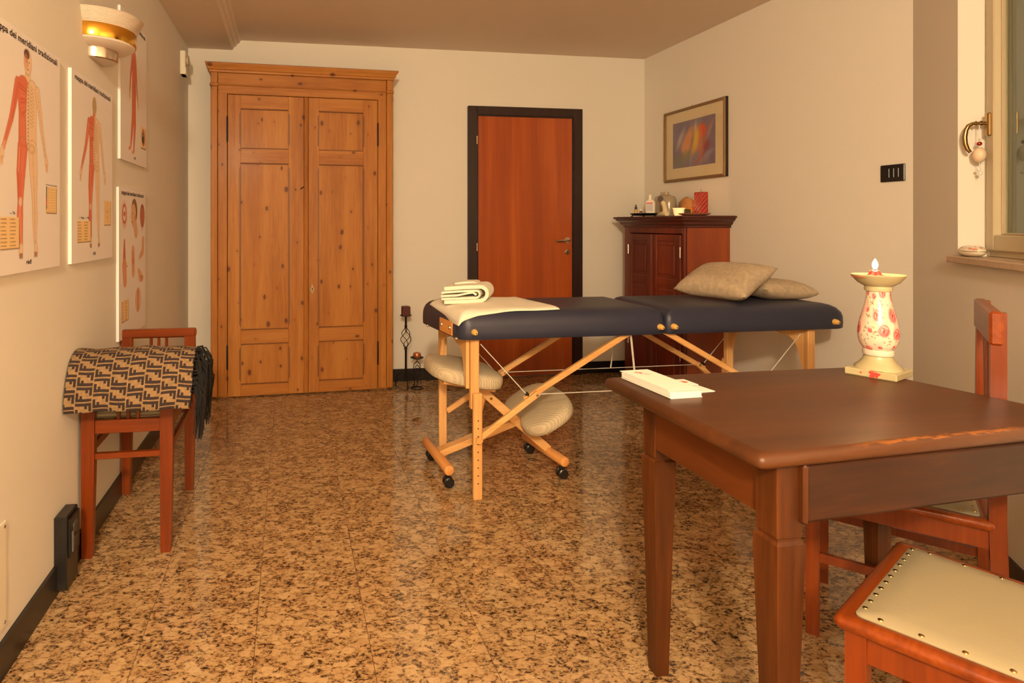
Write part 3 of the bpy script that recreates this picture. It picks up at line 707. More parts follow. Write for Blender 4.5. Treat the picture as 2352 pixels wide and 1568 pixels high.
# ------------------------------------------------------------------ framed picture, switch
FX = XR
pf = thing('framed_picture', 'framed abstract painting in orange and violet hanging on the right wall', 'picture', (FX, 4.068, 1.557))
fy0, fy1, fz0, fz1 = 3.724, 4.414, 1.557, 2.102
frame_m = plain('bronze_frame', (136, 104, 66), 0.35, metal=0.35)
def fr(b):
    w_ = 0.020
    for a, c, z0, z1 in ((fy0, fy0+w_, fz0, fz1), (fy1-w_, fy1, fz0, fz1), (fy0+w_, fy1-w_, fz0, fz0+w_), (fy0+w_, fy1-w_, fz1-w_, fz1)):
        b.box(FX-.024, FX-.001, a, c, z0, z1, 0.003)
    for a, c, z0, z1 in ((fy0+.005, fy0+.010, fz0+.005, fz1-.005), (fy1-.010, fy1-.005, fz0+.005, fz1-.005), (fy0+.01, fy1-.01, fz0+.005, fz0+.010), (fy0+.01, fy1-.01, fz1-.010, fz1-.005)):
        b.box(FX-.027, FX-.023, a, c, z0, z1, 0.001)
part('frame', pf, frame_m, fr)
part('frame_edge', pf, M['hole'], lambda b: b.box(FX-.022, FX-.001, fy0-.003, fy0, fz0, fz1, 0.001), 'black strip along the near outer edge')  # dark strip on the near side of the frame only
part('mount', pf, plain('cream_mount', (226, 206, 164), 0.8), lambda b: b.box(FX-.012, FX-.008, fy0+.018, fy1-.018, fz0+.018, fz1-.018))
P = Paint(0.477, 0.346, 150, (140, 122, 138))
q = random.Random(2)
for _ in range(60):
    P.ell(q.random()*.48, q.random()*.35, .05+q.random()*.06, .02+q.random()*.04, q.choice([(128, 112, 136), (152, 126, 138), (142, 130, 150), (118, 106, 126)]), .35, q.random()*3, .03)
for (x, y, rx, ry, c, al, ro) in [(.09, .13, .02, .075, (206, 188, 186), .7, .5), (.13, .10, .015, .06, (170, 158, 176), .6, .3), (.17, .17, .045, .10, (226, 146, 84), .9, .35), (.14, .20, .04, .05, (216, 150, 100), .8, 0),
        (.22, .09, .035, .05, (216, 150, 96), .7, .4), (.33, .10, .05, .055, (226, 98, 50), .95, .3), (.30, .17, .05, .08, (208, 124, 78), .8, .2), (.27, .15, .028, .085, (224, 182, 56), .95, .15),
        (.235, .22, .02, .05, (214, 168, 70), .8, .2), (.38, .15, .02, .10, (190, 124, 110), .7, .45), (.43, .09, .01, .06, (200, 160, 160), .6, .5), (.34, .24, .025, .08, (196, 112, 88), .7, .5),
        (.39, .21, .03, .04, (160, 70, 66), .6, .4), (.31, .30, .008, .05, (190, 76, 56), .8, .9), (.09, .29, .07, .05, (128, 128, 104), .7, 0), (.16, .26, .05, .04, (136, 132, 100), .6, .3),
        (.40, .27, .06, .02, (176, 160, 172), .6, -.4), (.36, .31, .05, .02, (184, 150, 150), .5, -.2), (.265, .06, .006, .022, (236, 220, 206), .9, .1), (.21, .30, .014, .04, (166, 156, 150), .6, .1)]:
    P.ell(x, y, rx, ry, c, al, ro, .022)
P.build('painting', lambda u, v: (FX-.0125, 4.311-u, 2.0035-v), pf, M['print'])
part('picture_glass', pf, pane_mat('picture_glass', (252, 252, 252)), lambda b: b.box(FX-.0150, FX-.0140, fy0+.018, fy1-.018, fz0+.018, fz1-.018))
part('hook', pf, M['brass'], lambda b: b.tube([(FX-.004, 4.09, fz1-.002), (FX-.006, 4.09, fz1+.010)], 0.003, 8))
sw = thing('light_switch', 'black rectangular light switch plate on the right wall by the corner', 'switch', (FX, 2.575, 1.482))
part('plate', sw, M['blackp'], lambda b: b.box(FX-.010, FX, 2.514, 2.636, 1.441, 1.525, 0.003))
for k in range(3): part('rocker', sw, M['blackp'], lambda b: b.box(FX-.013, FX-.009, 2.540+k*.0235, 2.562+k*.0235, 1.460, 1.506, 0.002))

# ------------------------------------------------------------------ left wall: charts, sconce, bell, socket, cover plate
def chart(name, label, y0, z1, w_=0.478, h_=0.694):
    c = thing(name, label, 'poster', (wx(y0+w_/2), y0+w_/2, z1-h_), -0.011)
    bd = B(); bd.box(0, 0.012, -w_/2, w_/2, 0, h_, 0.001)
    obj('board', bd, M['board'], c, local=True)
    fn = lambda u, v: wm(c) @ Vector((0.0126, -w_/2+u, h_-v))
    return c, fn
SK, MU, MUD, LN = (236, 204, 170), (218, 116, 88), (186, 78, 58), (160, 116, 94)
BG = (238, 230, 226)
def body(P, cx, y0, H, back=False):
    s = H
    X = lambda a: cx+a*s; Y = lambda a: y0+a*s
    def limb(pts, col, al=1.0, edge=True):
        for (a, b_) in zip(pts[:-1], pts[1:]):
            if edge: P.cap((X(a[0]), Y(a[1])), (X(b_[0]), Y(b_[1])), a[2]*s+.0016, b_[2]*s+.0016, LN, .75)
        for (a, b_) in zip(pts[:-1], pts[1:]): P.cap((X(a[0]), Y(a[1])), (X(b_[0]), Y(b_[1])), a[2]*s, b_[2]*s, col, al)
    armL = [(-.108, .185, .028), (-.145, .29, .022), (-.172, .36, .019), (-.235, .475, .013), (-.248, .50, .013)]
    armR = [(.108, .185, .026), (.142, .29, .021), (.162, .37, .017), (.205, .49, .012)]
    legL = [(-.056, .48, .050), (-.074, .60, .044), (-.080, .735, .026), (-.084, .80, .030), (-.070, .93, .014)]
    legR = [(.054, .48, .048), (.066, .60, .041), (.076, .735, .025), (.080, .80, .028), (.084, .93, .013)]
    limb([(0, .14, .030), (0, .18, .032)], SK)
    limb([(-.05, .20, .060), (-.035, .32, .060), (-.04, .44, .058)], MU); limb([(.05, .20, .058), (.035, .32, .058), (.04, .44, .056)], SK)
    limb(legL, MU); limb(legR, SK); limb(armL, MU); limb(armR, SK)
    for hx, hy, sg in ((-.258, .535, -1), (.218, .53, 1)):
        limb([(hx-sg*.004, hy-.03, .013), (hx+sg*.004, hy, .017)], SK)
        for k in range(4): P.cap((X(hx+sg*(.002+.008*(k-1.5)*.5)), Y(hy+.005)), (X(hx+sg*(.008+.009*(k-1.5))), Y(hy+.045-.004*abs(k-1.5))), .0022, .0016, (222, 176, 140))
    for fx in (-.072, .090):
        limb([(fx, .94, .013), (fx+.004*(1 if fx > 0 else -1), .975, .020)], SK)
        for k in range(5): P.cap((X(fx+.006*(k-2)), Y(.98)), (X(fx+.008*(k-2)), Y(1.0)), .0022, .0018, LN)
    # head
    P.ell(X(0), Y(.065), .043*s, .062*s, LN, .8); P.ell(X(0), Y(.065), .040*s, .059*s, SK)
    if back:
        P.ell(X(0), Y(.060), .038*s, .056*s, (186, 160, 116)); P.cap((X(-.012), Y(.125)), (X(-.02), Y(.17)), .010, .012, MU)
    else:
        P.ell(X(-.012), Y(.028), .030*s, .024*s, (84, 56, 48), .9); P.ell(X(-.018), Y(.062), .020*s, .036*s, (224, 150, 118), .6)
        for ex in (-.014, .014): P.ell(X(ex), Y(.062), .0028, .0016, (60, 40, 36))
        P.cap((X(0), Y(.065)), (X(.003), Y(.083)), .001, .001, LN); P.cap((X(-.010), Y(.098)), (X(.010), Y(.098)), .0013, .0013, (150, 60, 56))
    # muscle striations
    q = random.Random(int(cx*1000)+int(back))
    for pts, n in ((armL, 14), (legL, 26)):
        for _ in range(n):
            k = q.randrange(len(pts)-1); a, b_ = pts[k], pts[k+1]; o = (q.random()-.5)*1.3
            P.cap((X(a[0]+o*a[2]), Y(a[1])), (X(b_[0]+o*b_[2]), Y(b_[1])), .0009, .0009, q.choice([(230, 150, 128), MUD, (240, 190, 170)]), .8)
    for k in range(9): P.cap((X(-.012), Y(.20+.012*k)), (X(-.095+.004*k), Y(.185+.017*k)), .0012, .002, q.choice([MUD, (226, 140, 118)]), .75)
    for k in range(6): P.cap((X(-.02-.012*k), Y(.34)), (X(-.02-.010*k), Y(.46)), .001, .001, (232, 160, 136), .7)
    P.ell(X(-.080), Y(.735), .018*s, .022*s, (234, 206, 186), .9)
    P.cap((X(-.235), Y(.475)), (X(-.248), Y(.50)), .006, .006, (226, 170, 140), .8)
    # spine, ribs, pelvis, bones on the other half
    for k in range(17):
        y = .165+.018*k; P.ell(X(.004), Y(y), .0055, .0034, (196, 168, 120)); P.ell(X(.004), Y(y), .0022, .0018, LN)
        if k < 11: P.cap((X(.008), Y(y)), (X(.062+.012*math.sin(k*.3)), Y(y+.018)), .0008, .0008, (176, 140, 104), .8); P.cap((X(.055), Y(y+.018)), (X(.020), Y(y+.03)), .0008, .0006, (176, 140, 104), .6)
    P.ell(X(.045), Y(.475), .040*s, .026*s, (200, 168, 120), .55); P.ell(X(.045), Y(.475), .022*s, .013*s, SK, .8)
    for a, b_ in ((armR[0], armR[2]), (armR[2], armR[3]), (legR[0], legR[2]), (legR[2], legR[4])):
        P.cap((X(a[0]), Y(a[1])), (X(b_[0]), Y(b_[1])), .0020, .0016, (206, 172, 130), .7)
        for t in (.25, .5, .75): P.ell(X(a[0]+(b_[0]-a[0])*t), Y(a[1]+(b_[1]-a[1])*t), .0016, .0016, LN)
    if not back:
        for k in range(22): P.ell(X(-.022+.0012*math.sin(k)), Y(.21+.0125*k), .0024, .0015, (96, 90, 104), .8)
def legend(P, x0, y0, x1, y1, kind=0, seed=1):
    P.rect(x0+.003, y0+.003, x1+.003, y1+.003, (112, 76, 56), .9); P.rect(x0, y0, x1, y1, (240, 206, 150))
    q = random.Random(seed)
    if kind == 0:
        y = y0+.006
        while y < y1-.005:
            for xx in (x0+.006, (x0+x1)/2+.003):
                P.ell(xx, y, .0015, .0015, q.choice([(60, 40, 40), (170, 60, 40)])); P.cap((xx+.005, y), (xx+.005+(x1-x0)*.16+q.random()*.012, y), .0009, .0009, (120, 84, 60))
            y += .0105
    elif kind == 1:
        cs = [(90, 80, 110), (70, 110, 90), (80, 60, 60), (150, 60, 60), (196, 60, 40), (80, 60, 50), (220, 180, 60)]
        for k, c in enumerate(cs): P.rect(x0, y0+(y1-y0)*k/7, x0+.007, y0+(y1-y0)*(k+1)/7, c)
        for i in range(4):
            for j in range(9): P.cap((x0+.016+i*.019, y0+.008+j*(y1-y0-.014)/8), (x0+.026+i*.019, y0+.008+j*(y1-y0-.014)/8), .0007, .0007, (190, 150, 104))
    else:
        cx_, cy_ = (x0+x1)/2, (y0+y1)/2
        for k in range(5):
            a = k*2*math.pi/5-math.pi/2; P.ell(cx_+.020*math.cos(a), cy_+.036*math.sin(a), .008, .010, (214, 160, 96), .9); P.ell(cx_+.020*math.cos(a), cy_+.036*math.sin(a), .006, .008, (240, 206, 150))
        P.ell(cx_, cy_+.006, .011, .016, (196, 150, 110)); P.ell(cx_, cy_+.006, .008, .012, (236, 214, 180))
def title(c, fn, w_, h_, s='mappa dei meridiani tradizionali', tw_=0.40, x0=None, size=0.019, v=0.031, name='title_lettering'):
    x0 = (w_-tw_)/2 if x0 is None else x0
    og = fn(x0, v)+Vector((0.0006, 0, 0)); m3 = wm(c).to_3x3()
    return text_mesh(name, s, tw_, og, m3 @ Vector((0, 1, 0)), (0, 0, 1), M['ink'], c, height=size)
# chart 1: front view
w_, h_ = 0.478, 0.694
c1, f1 = chart('wall_chart', 'anatomy chart nearest the viewer, front view of a standing man', 2.191-w_, 1.785)
P = Paint(w_, h_, 210, BG); body(P, 0.232, 0.038, 0.615); legend(P, .06, .535, .175, .622, 0, 1); legend(P, .365, .435, .448, .518, 1)
P.build('print', f1, c1, M['print']); title(c1, f1, w_, h_, tw_=.435, x0=.018); title(c1, f1, w_, h_, 'rèd!', .036, .22, .013, .672, 'logo_lettering'); title(c1, f1, w_, h_, '— Tin', .034, .115, .008, .527, 'caption_lettering'); title(c1, f1, w_, h_, 'Due  Norma  Cinese  Giorno  Manuale', .09, .362, 0.004, .431, 'caption_lettering')
# chart 2: back view
c2, f2 = chart('wall_chart', 'anatomy chart below the sconce, rear view of a standing man', 2.300, 1.783)
P = Paint(w_, h_, 200, BG); body(P, 0.245, 0.052, 0.590, True); legend(P, .055, .540, .200, .618, 0, 2); legend(P, .365, .455, .455, .555, 2)
P.build('print', f2, c2, M['print']); title(c2, f2, w_, h_, tw_=.42); title(c2, f2, w_, h_, 'rèd', .032, .225, .013, .672, 'logo_lettering'); title(c2, f2, w_, h_, '— Yang   — Yin', .11, .07, .008, .532, 'caption_lettering')
# chart 3: side view
c3, f3 = chart('wall_chart', 'upper far anatomy chart with a side-view figure, partly behind the sconce', 2.905, 2.220)
P = Paint(w_, h_, 160, BG)
H = .60; cx0, cy0 = .225, .055
for a, b_, r0, r1 in (((0, .13), (0, .2), .022, .03), ((0, .2), (.005, .33), .062, .05), ((.005, .33), (.01, .48), .050, .062), ((.01, .48), (-.03, .72), .055, .030), ((-.03, .72), (-.09, .93), .034, .014), ((.01, .48), (.035, .74), .05, .028), ((.035, .74), (.0, .95), .03, .014), ((-.03, .19), (-.09, .36), .026, .018), ((-.09, .36), (-.12, .50), .016, .010), ((.05, .20), (.085, .38), .022, .016), ((.085, .38), (.12, .53), .014, .009)):
    P.cap((cx0+a[0]*H, cy0+a[1]*H), (cx0+b_[0]*H, cy0+b_[1]*H), r0*H+.0018, r1*H+.0018, LN); P.cap((cx0+a[0]*H, cy0+a[1]*H), (cx0+b_[0]*H, cy0+b_[1]*H), r0*H, r1*H, MU)
    for o in (-.5, 0, .5): P.cap((cx0+(a[0]+o*r0)*H, cy0+a[1]*H), (cx0+(b_[0]+o*r1)*H, cy0+b_[1]*H), .0012, .001, (232, 150, 128) if o else MUD, .7)
P.ell(cx0, cy0+.07*H, .04*H, .065*H, (110, 62, 48)); P.ell(cx0-.012, cy0+.085*H, .025*H, .045*H, (206, 130, 100))
for fx, fy in ((-.10, .95), (.0, .97)): P.ell(cx0+(fx-.015)*H, cy0+fy*H, .045*H, .016*H, (222, 150, 120), 1, -.3)
P.ell(cx0-.125*H, cy0+.53*H, .014*H, .035*H, (222, 160, 126)); P.ell(cx0+.135*H, cy0+.57*H, .014*H, .04*H, (222, 160, 126))
P.rect(.055, .06, .155, .175, (240, 190, 120)); P.rect(.155, .06, .158, .178, (120, 80, 56))
P.rect(.362, .492, .462, .602, (120, 80, 56)); P.rect(.358, .488, .457, .597, (240, 214, 170)); P.ell(.41, .543, .032, .044, (214, 84, 52)); P.ell(.40, .543, .022, .036, (236, 190, 90)); P.ell(.398, .545, .017, .03, (44, 34, 34)); P.ell(.418, .55, .010, .03, (70, 90, 60)); P.ell(.402, .532, .006, .008, (240, 230, 214))
P.build('print', f3, c3, M['print']); title(c3, f3, w_, h_, tw_=.42); title(c3, f3, w_, h_, 'rèd', .032, .225, .013, .672, 'logo_lettering')
# chart 4: details
c4, f4 = chart('wall_chart', 'lower far anatomy chart of mouth, head, hands and feet details', 2.880, 1.398)
P = Paint(w_, h_, 160, BG)
P.ell(.085, .125, .045, .06, (226, 170, 150), .7, 0, .02); P.ell(.085, .12, .036, .046, (196, 96, 78)); P.ell(.085, .12, .026, .034, (240, 220, 206)); P.ell(.085, .12, .020, .012, (206, 120, 100))
P.ell(.26, .105, .055, .062, (140, 106, 78)); P.ell(.245, .125, .045, .058, (224, 180, 140)); P.cap((.265, .15), (.29, .205), .030, .032, (226, 182, 146)); P.ell(.205, .13, .012, .008, (224, 180, 140)); P.ell(.23, .115, .005, .003, (60, 40, 36)); P.ell(.275, .135, .012, .017, (206, 140, 110)); P.cap((.215, .155), (.235, .158), .002, .002, (170, 70, 60))
P.ell(.415, .125, .045, .06, (150, 82, 66)); P.ell(.415, .13, .038, .052, (190, 112, 88)); P.cap((.415, .18), (.415, .20), .008, .004, (206, 130, 104))
P.cap((.085, .245), (.085, .36), .010, .026, (206, 110, 84)); P.cap((.085, .36), (.095, .43), .034, .030, (226, 160, 122))
for k in range(5): P.cap((.075+.011*k, .34+.006*k), (.07+.017*k, .315+.012*k), .004, .003, (220, 150, 116))
P.cap((.235, .30), (.24, .40), .030, .028, (226, 176, 146)); P.cap((.235, .30), (.24, .40), .004, .003, (180, 84, 70)); P.ell(.238, .345, .020, .02, (206, 120, 100), .7)
P.cap((.43, .25), (.425, .30), .022, .022, (222, 170, 138)); P.cap((.425, .305), (.36, .335), .022, .012, (222, 170, 138))
P.cap((.34, .40), (.37, .43), .015, .03, (226, 180, 146)); P.cap((.37, .43), (.42, .445), .028, .016, (226, 180, 146))
for k in range(4): P.cap((.37, .43), (.40+.012*k, .462-.008*k), .004, .003, (200, 140, 110))
P.ell(.33, .545, .052, .062, (220, 160, 130), .9); P.cap((.33, .50), (.33, .59), .006, .004, (160, 70, 56)); P.ell(.305, .545, .018, .05, (232, 190, 160), .8); P.ell(.355, .545, .018, .05, (232, 190, 160), .8)
legend(P, .035, .52, .155, .615, 0, 4)
P.build('print', f4, c4, M['print']); title(c4, f4, w_, h_, tw_=.40)

# sconce
sy, sz = 2.598, 2.045
sc_ = thing('wall_sconce', 'white fluted half-bowl wall sconce with gold band on the left wall', 'lamp', (wx(sy), sy, 1.88), -0.011)
def half(prof, n=40): return lambda b: b.lathe(prof, (0, 0, 0), n, -math.pi/2, math.pi/2)
def SC(name, mat, prof, label=None):
    b = B(); half(prof)(b)
    return obj(name, b, mat, sc_, label, local=True, recalc=False)
flute = [(0.150, 0.118)]
for k in range(12):
    t = k/11; r_ = 0.150+0.026*t**0.8; z = 0.118+0.048*t; flute += [(r_+.0012, z+.0012), (r_-.0004, z+.0036)]
flute += [(0.179, 0.170), (0.176, 0.171), (0.146, 0.120)]
SC('shade', M['glaze'], flute, 'fluted white shade')
SC('band', M['gold'], [(0.142, 0.066), (0.1515, 0.066), (0.1525, 0.070), (0.1525, 0.114), (0.1515, 0.118), (0.142, 0.118)], 'polished gold band')
SC('under_bowl', M['glaze'], [(0.148, 0.066), (0.146, 0.060), (0.118, 0.044), (0.0, 0.040)])
SC('backbox', M['chrome'], [(0.0, 0.0), (0.078, 0.0), (0.083, 0.004), (0.084, 0.010), (0.084, 0.044), (0, 0.046)], 'satin metal housing')
# chime unit
bl = thing('door_chime', 'small white wall unit with round knob high in the left back corner', 'doorbell', (wx(4.44), 4.44, 2.27), -0.011)
part('housing', bl, M['whitep'], lambda b: b.box(0, 0.035, -.05, .05, 0, 0.165, 0.004), local=True)
part('lower_cover', bl, M['whitep'], lambda b: b.box(0, 0.040, -.052, .052, 0, 0.045, 0.003), local=True)
part('knob', bl, plain('grey_knob', (190, 172, 144), 0.4), lambda b: b.cyl((0.035, 0, .105), (0.052, 0, .105), 0.036, n=24, bev=0.004), local=True)
# socket box
sk = thing('socket_box', 'black surface-mounted socket box at the skirting by the bench', 'socket', (wx(2.22), 2.222, 0), -0.011)
part('housing', sk, M['base'], lambda b: b.box(0.0, 0.042, -.052, .053, 0.012, 0.256, 0.004), local=True)
part('face_plate', sk, M['blackp'], lambda b: b.box(0.042, 0.050, -.046, .047, 0.115, 0.245, 0.003), local=True)
for z in (0.205, 0.158):
    part('socket_outlet', sk, plain('socket_grey', (70, 66, 62), 0.4), lambda b: b.tube([(0.049, 0, z), (0.053, 0, z), (0.054, 0, z)], [0.019, 0.019, 0.014], 20), local=True)
    part('pin_hole', sk, M['hole'], lambda b: [b.tube([(0.0538, q_, z), (0.0546, q_, z)], 0.0025, 8) for q_ in (-.008, 0, .008)], local=True)
part('switch_lever', sk, plain('socket_grey2', (92, 88, 82), 0.35), lambda b: b.box(0.050, 0.056, -.034, -.022, 0.13, 0.20, 0.002), local=True)
cv = thing('cover_plate', 'white blank cover plate with screws low on the left wall', 'plate', (wx(1.72), 1.72, 0.125), -0.011)
part('plate', cv, M['whitep'], lambda b: b.box(0, 0.004, -.11, .11, 0, 0.29, 0.002), local=True)
for y, z in ((.098, .014), (.098, .276), (-.098, .014), (-.098, .276)):
    part('screw', cv, M['steel'], lambda b: b.cyl((0.003, y, z), (0.0065, y, z), 0.0045, n=12), local=True)

# ------------------------------------------------------------------ bench with draped blanket
bx0, bx1, by0, by1 = wx(2.4)+.0135, -0.434, 2.388, 2.962
bn = thing('bench', 'reddish wooden bench with slatted ends and cream seat along the left wall', 'bench', ((bx0+bx1)/2, (by0+by1)/2, 0))
lw_ = 0.046
for yy, sgn in ((by0, 1), (by1, -1)):
    for x0 in (bx0, bx1-lw_):
        ya, yb = sorted((yy, yy+sgn*.034))
        xo = 0.004 if x0 == bx0 else -0.004
        def leg(b):
            pts = [(x0, 0), (x0+lw_-.006, 0), (x0+lw_-(xo*0), 0.44), (x0+lw_, .72), (x0, .72), (x0, .44)]
            b.prism([(x0+.002, 0), (x0+lw_-.008, 0), (x0+lw_, 0.34), (x0+lw_, .715), (x0, .715), (x0, .34)], ya, yb, 'Y')
        part('leg', bn, M['chair'], leg)
    ya, yb = sorted((yy-sgn*.004, yy+sgn*.036))
    part('end_top_rail', bn, M['chairX'], lambda b: b.box(bx0-.004, bx1+.004, ya, yb, .708, .748, 0.007))
    ya, yb = sorted((yy+sgn*.006, yy+sgn*.028))
    part('end_seat_rail', bn, M['chairX'], lambda b: b.box(bx0+lw_, bx1-lw_, ya, yb, .455, .505, 0.002))
    part('stretcher', bn, M['chairX'], lambda b: b.box(bx0+lw_, bx1-lw_, ya, yb, .360, .382, 0.002))
    for k in (-1, 0, 1):
        xc = (bx0+bx1)/2+k*.034
        part('slat', bn, M['chair'], lambda b: b.box(xc-.006, xc+.006, ya+.004, yb-.004, .505, .71, 0.002))
for x0 in (bx0+.008, bx1-.030):
    part('side_rail', bn, M['chair'], lambda b: b.box(x0, x0+.022, by0+.034, by1-.034, .455, .505, 0.002))
    part('side_stretcher', bn, M['chair'], lambda b: b.beam((x0+.011, by0+.03, .385), (x0+.011, by1-.03, .385), 0.016, 0.028))
part('seat_cushion', bn, M['cream'], lambda b: b.box(bx0+.012, bx1-.012, by0+.036, by1-.036, .500, .530, 0.012), 'cream upholstered seat')

# blanket: a folded throw over the near end of the bench
PT = ["XXXXXXXXXXXX.", "XXXXXXXXXXXX.", ".......XX.XX.", ".......XX.XX.", "XX........XX.", "XX........XX.", "XX.XX........", "XX.XX........", "XXXXXXXXXXXX.", "XXXXXXXXXXXX.", "............."]
prof = [(2.505, .575), (2.515, .62), (2.505, .69), (2.465, .745), (2.41, .768), (2.355, .768), (2.31, .748), (2.275, .708), (2.252, .655), (2.242, .612), (2.246, .580)]
def spline(pr, n):
    pr = [Vector((a, c, 0)) for a, c in pr]; out = []
    seg = len(pr)-1
    for i in range(n+1):
        t = i/n*seg; k = min(int(t), seg-1); t -= k
        p0, p1, p2, p3 = pr[max(k-1, 0)], pr[k], pr[k+1], pr[min(k+2, seg)]
        out.append(0.5*((2*p1)+(p2-p0)*t+(2*p0-5*p1+4*p2-p3)*t*t+(3*p1-p0-3*p2+p3)*t**3))
    return out
NV = 112; NU = 98
sp_ = spline(prof, 400); acc = [0]
for a, c in zip(sp_[:-1], sp_[1:]): acc.append(acc[-1]+(c-a).length)
def at_len(t):
    s_ = t*acc[-1]; k = min(int(np.searchsorted(acc, s_)), len(sp_)-1); return sp_[k]
prow = [at_len(j/NV) for j in range(NV+1)]
rows = acc[-1]/NV; cell_r = 11*rows
blx0, blx1 = wx(2.35)+.004, -0.343
def bf(u, v):
    j = int(round(v*NV)); y, z = prow[j].x, prow[j].y
    x = blx0+(blx1-blx0)*u
    wv = .004*math.sin(u*9+z*20)+.003*math.sin(u*23+1)
    sag = -.010*(u-.4)**2
    x += (.0 if u > .9 else 0)-.020*max(0, (.65-z)/.1)*u*.6
    return (x, y+wv*.6, z+sag+wv*.4)
def bm_(i, j):
    c = (i+4)//13; off = 5 if c % 2 else 0
    return 1 if PT[(j+off) % 11][(i+4) % 13] == 'X' else 0
tan = plain('blanket_tan', (146, 116, 80), 0.95, bump=0.7, bscale=900, var=.1); brn = plain('blanket_brown', (52, 38, 36), 0.95, bump=0.7, bscale=900)
bt = thing('blanket', 'tan and brown patterned wool throw with black fringe folded over the near bench end', 'blanket', ((blx0+blx1)/2, 2.37, .56))
b = B(); b.grid(bf, NU, NV, bm_)
bo = obj('woven_cloth', b, [tan, brn], bt, smooth=60, recalc=False)
md = bo.modifiers.new('thick', 'SOLIDIFY'); md.thickness = 0.006; md.offset = 0
def inner(b):
    for s_ in (.80, .62):
        b.grid(lambda u, v: ((blx0+.006)+(blx1-blx0-.010)*u, 2.38+(prow[int(round(v*40))*NV//40].x-2.38)*s_, .60+(prow[int(round(v*40))*NV//40].y-.60)*(s_+.12)-.002), 6, 40)
part('inner_folds', bt, brn, inner, smooth=60, recalc=False)
def fringe(b):
    q = random.Random(4)
    for k in range(120):
        v = .12+.80*q.random(); p = prow[int(v*NV)]
        x = blx1-.004+q.random()*.006; f = .55+.45*q.random(); y = 2.38+(p.x-2.38)*f; z = .60+(p.y-.60)*f
        L_ = .11+.13*q.random(); dxo = .012+.035*q.random()
        z2 = max(.455, z-L_)
        pts = [(x-.01, y, z), (x+dxo*.5, y+.002, z+.004), (x+dxo, y+(q.random()-.5)*.02, z-.03), (x+dxo*.9, y+(q.random()-.5)*.03, (z+z2)/2-.01), (x+dxo*.7+(q.random()-.5)*.012, y+(q.random()-.5)*.04, z2)]
        b.tube(pts, [.003, .003, .0026, .002, .0012], 5)
fr_ = part('fringe', bt, plain('black_yarn', (22, 18, 18), 0.95), fringe, 'black yarn fringe'); fr_['kind'] = 'stuff'

# ------------------------------------------------------------------ candle stands by the wardrobe
cs = thing('candle_stand', 'tall black wrought-iron stand with twisted cage and a burgundy candle', 'candle holder', (0.862, 4.50, 0))
cx, cy = 0.862, 4.50
part('pole', cs, M['iron'], lambda b: (b.cyl((cx, cy, .06), (cx, cy, .305), .0085, n=10), b.cyl((cx, cy, .455), (cx, cy, .54), .0085, n=10), b.tube([(cx, cy, .292), (cx, cy, .31)], [.013, .008], 12), b.tube([(cx, cy, .45), (cx, cy, .468)], [.008, .012], 12)))
for k in range(4):
    def bar(b):
        pts = []
        for i in range(25):
            t = i/24; a = k*math.pi/2+t*math.pi*1.15; r_ = .004+.036*math.sin(math.pi*t)**.9
            pts.append((cx+r_*math.cos(a), cy+r_*math.sin(a), .302+.152*t))
        b.tube(pts, .0026, 6)
    part('twisted_bar', cs, M['iron'], bar)
for k in range(3):
    a = k*2*math.pi/3+.5
    part('scroll_foot', cs, M['iron'], lambda b: b.tube([(cx+math.cos(a)*r_, cy+math.sin(a)*r_, z) for r_, z in ((.004, .10), (.03, .112), (.065, .095), (.085, .05), (.083, .012), (.070, .004))], .004, 7))
part('drip_pan', cs, M['iron'], lambda b: b.lathe([(0, .540), (.030, .540), (.045, .546), (.044, .549), (.030, .544), (0, .544)], (cx, cy, 0), 28))
part('candle', cs, M['waxd'], lambda b: b.box(cx-.030, cx+.030, cy-.030, cy+.030, .545, .615, .004), 'square burgundy candle')
part('wick', cs, M['iron'], lambda b: b.tube([(cx, cy, .613), (cx+.001, cy, .624)], .0012, 6))
c2s = thing('candle_stand', 'short black scroll-work iron stand with a round copper candle', 'candle holder', (0.942, 4.475, 0))
cx2, cy2 = 0.942, 4.475
def spiral(b):
    pts = []
    for i in range(50):
        t = i/49; a = -math.pi/2+t*4.2*math.pi; r_ = .030*(1-t*.85)
        pts.append((cx2+r_*math.cos(a)*.8, cy2, .135+r_*1.6*math.sin(a)))
    b.tube(pts, .0026, 6)
part('scroll', c2s, M['iron'], spiral)
part('neck_fork', c2s, M['iron'], lambda b: (b.tube([(cx2, cy2, .222), (cx2, cy2, .205), (cx2-.022, cy2, .185), (cx2-.028, cy2, .14), (cx2-.012, cy2, .09), (cx2, cy2, .07), (cx2+.002, cy2, .012)], .003, 7), b.tube([(cx2, cy2, .205), (cx2+.022, cy2, .185), (cx2+.026, cy2, .14), (cx2+.012, cy2, .09), (cx2, cy2, .07)], .003, 7)))
part('side_hook', c2s, M['iron'], lambda b: b.tube([(cx2+.004, cy2, .06), (cx2+.012, cy2, .035), (cx2+.028, cy2, .034), (cx2+.030, cy2, .06)], .0026, 6))
part('ring_base', c2s, M['iron'], lambda b: (b.tube([(cx2+.044*math.cos(a), cy2+.044*math.sin(a), .005) for a in [i*math.pi/14 for i in range(28)]], .004, 7, closed=True), b.tube([(cx2-.042, cy2, .006), (cx2, cy2+.004, .012), (cx2+.042, cy2, .006)], .003, 6)))
part('drip_pan', c2s, M['iron'], lambda b: b.lathe([(0, .222), (.030, .223), (.050, .232), (.049, .235), (.030, .227), (0, .226)], (cx2, cy2, 0), 28))
part('candle', c2s, M['waxc'], lambda b: b.lathe([(0, .227), (.022, .227), (.030, .240), (.031, .255), (.025, .268), (.014, .270), (.010, .266), (0, .266)], (cx2, cy2, 0), 24), 'round copper-coloured candle')

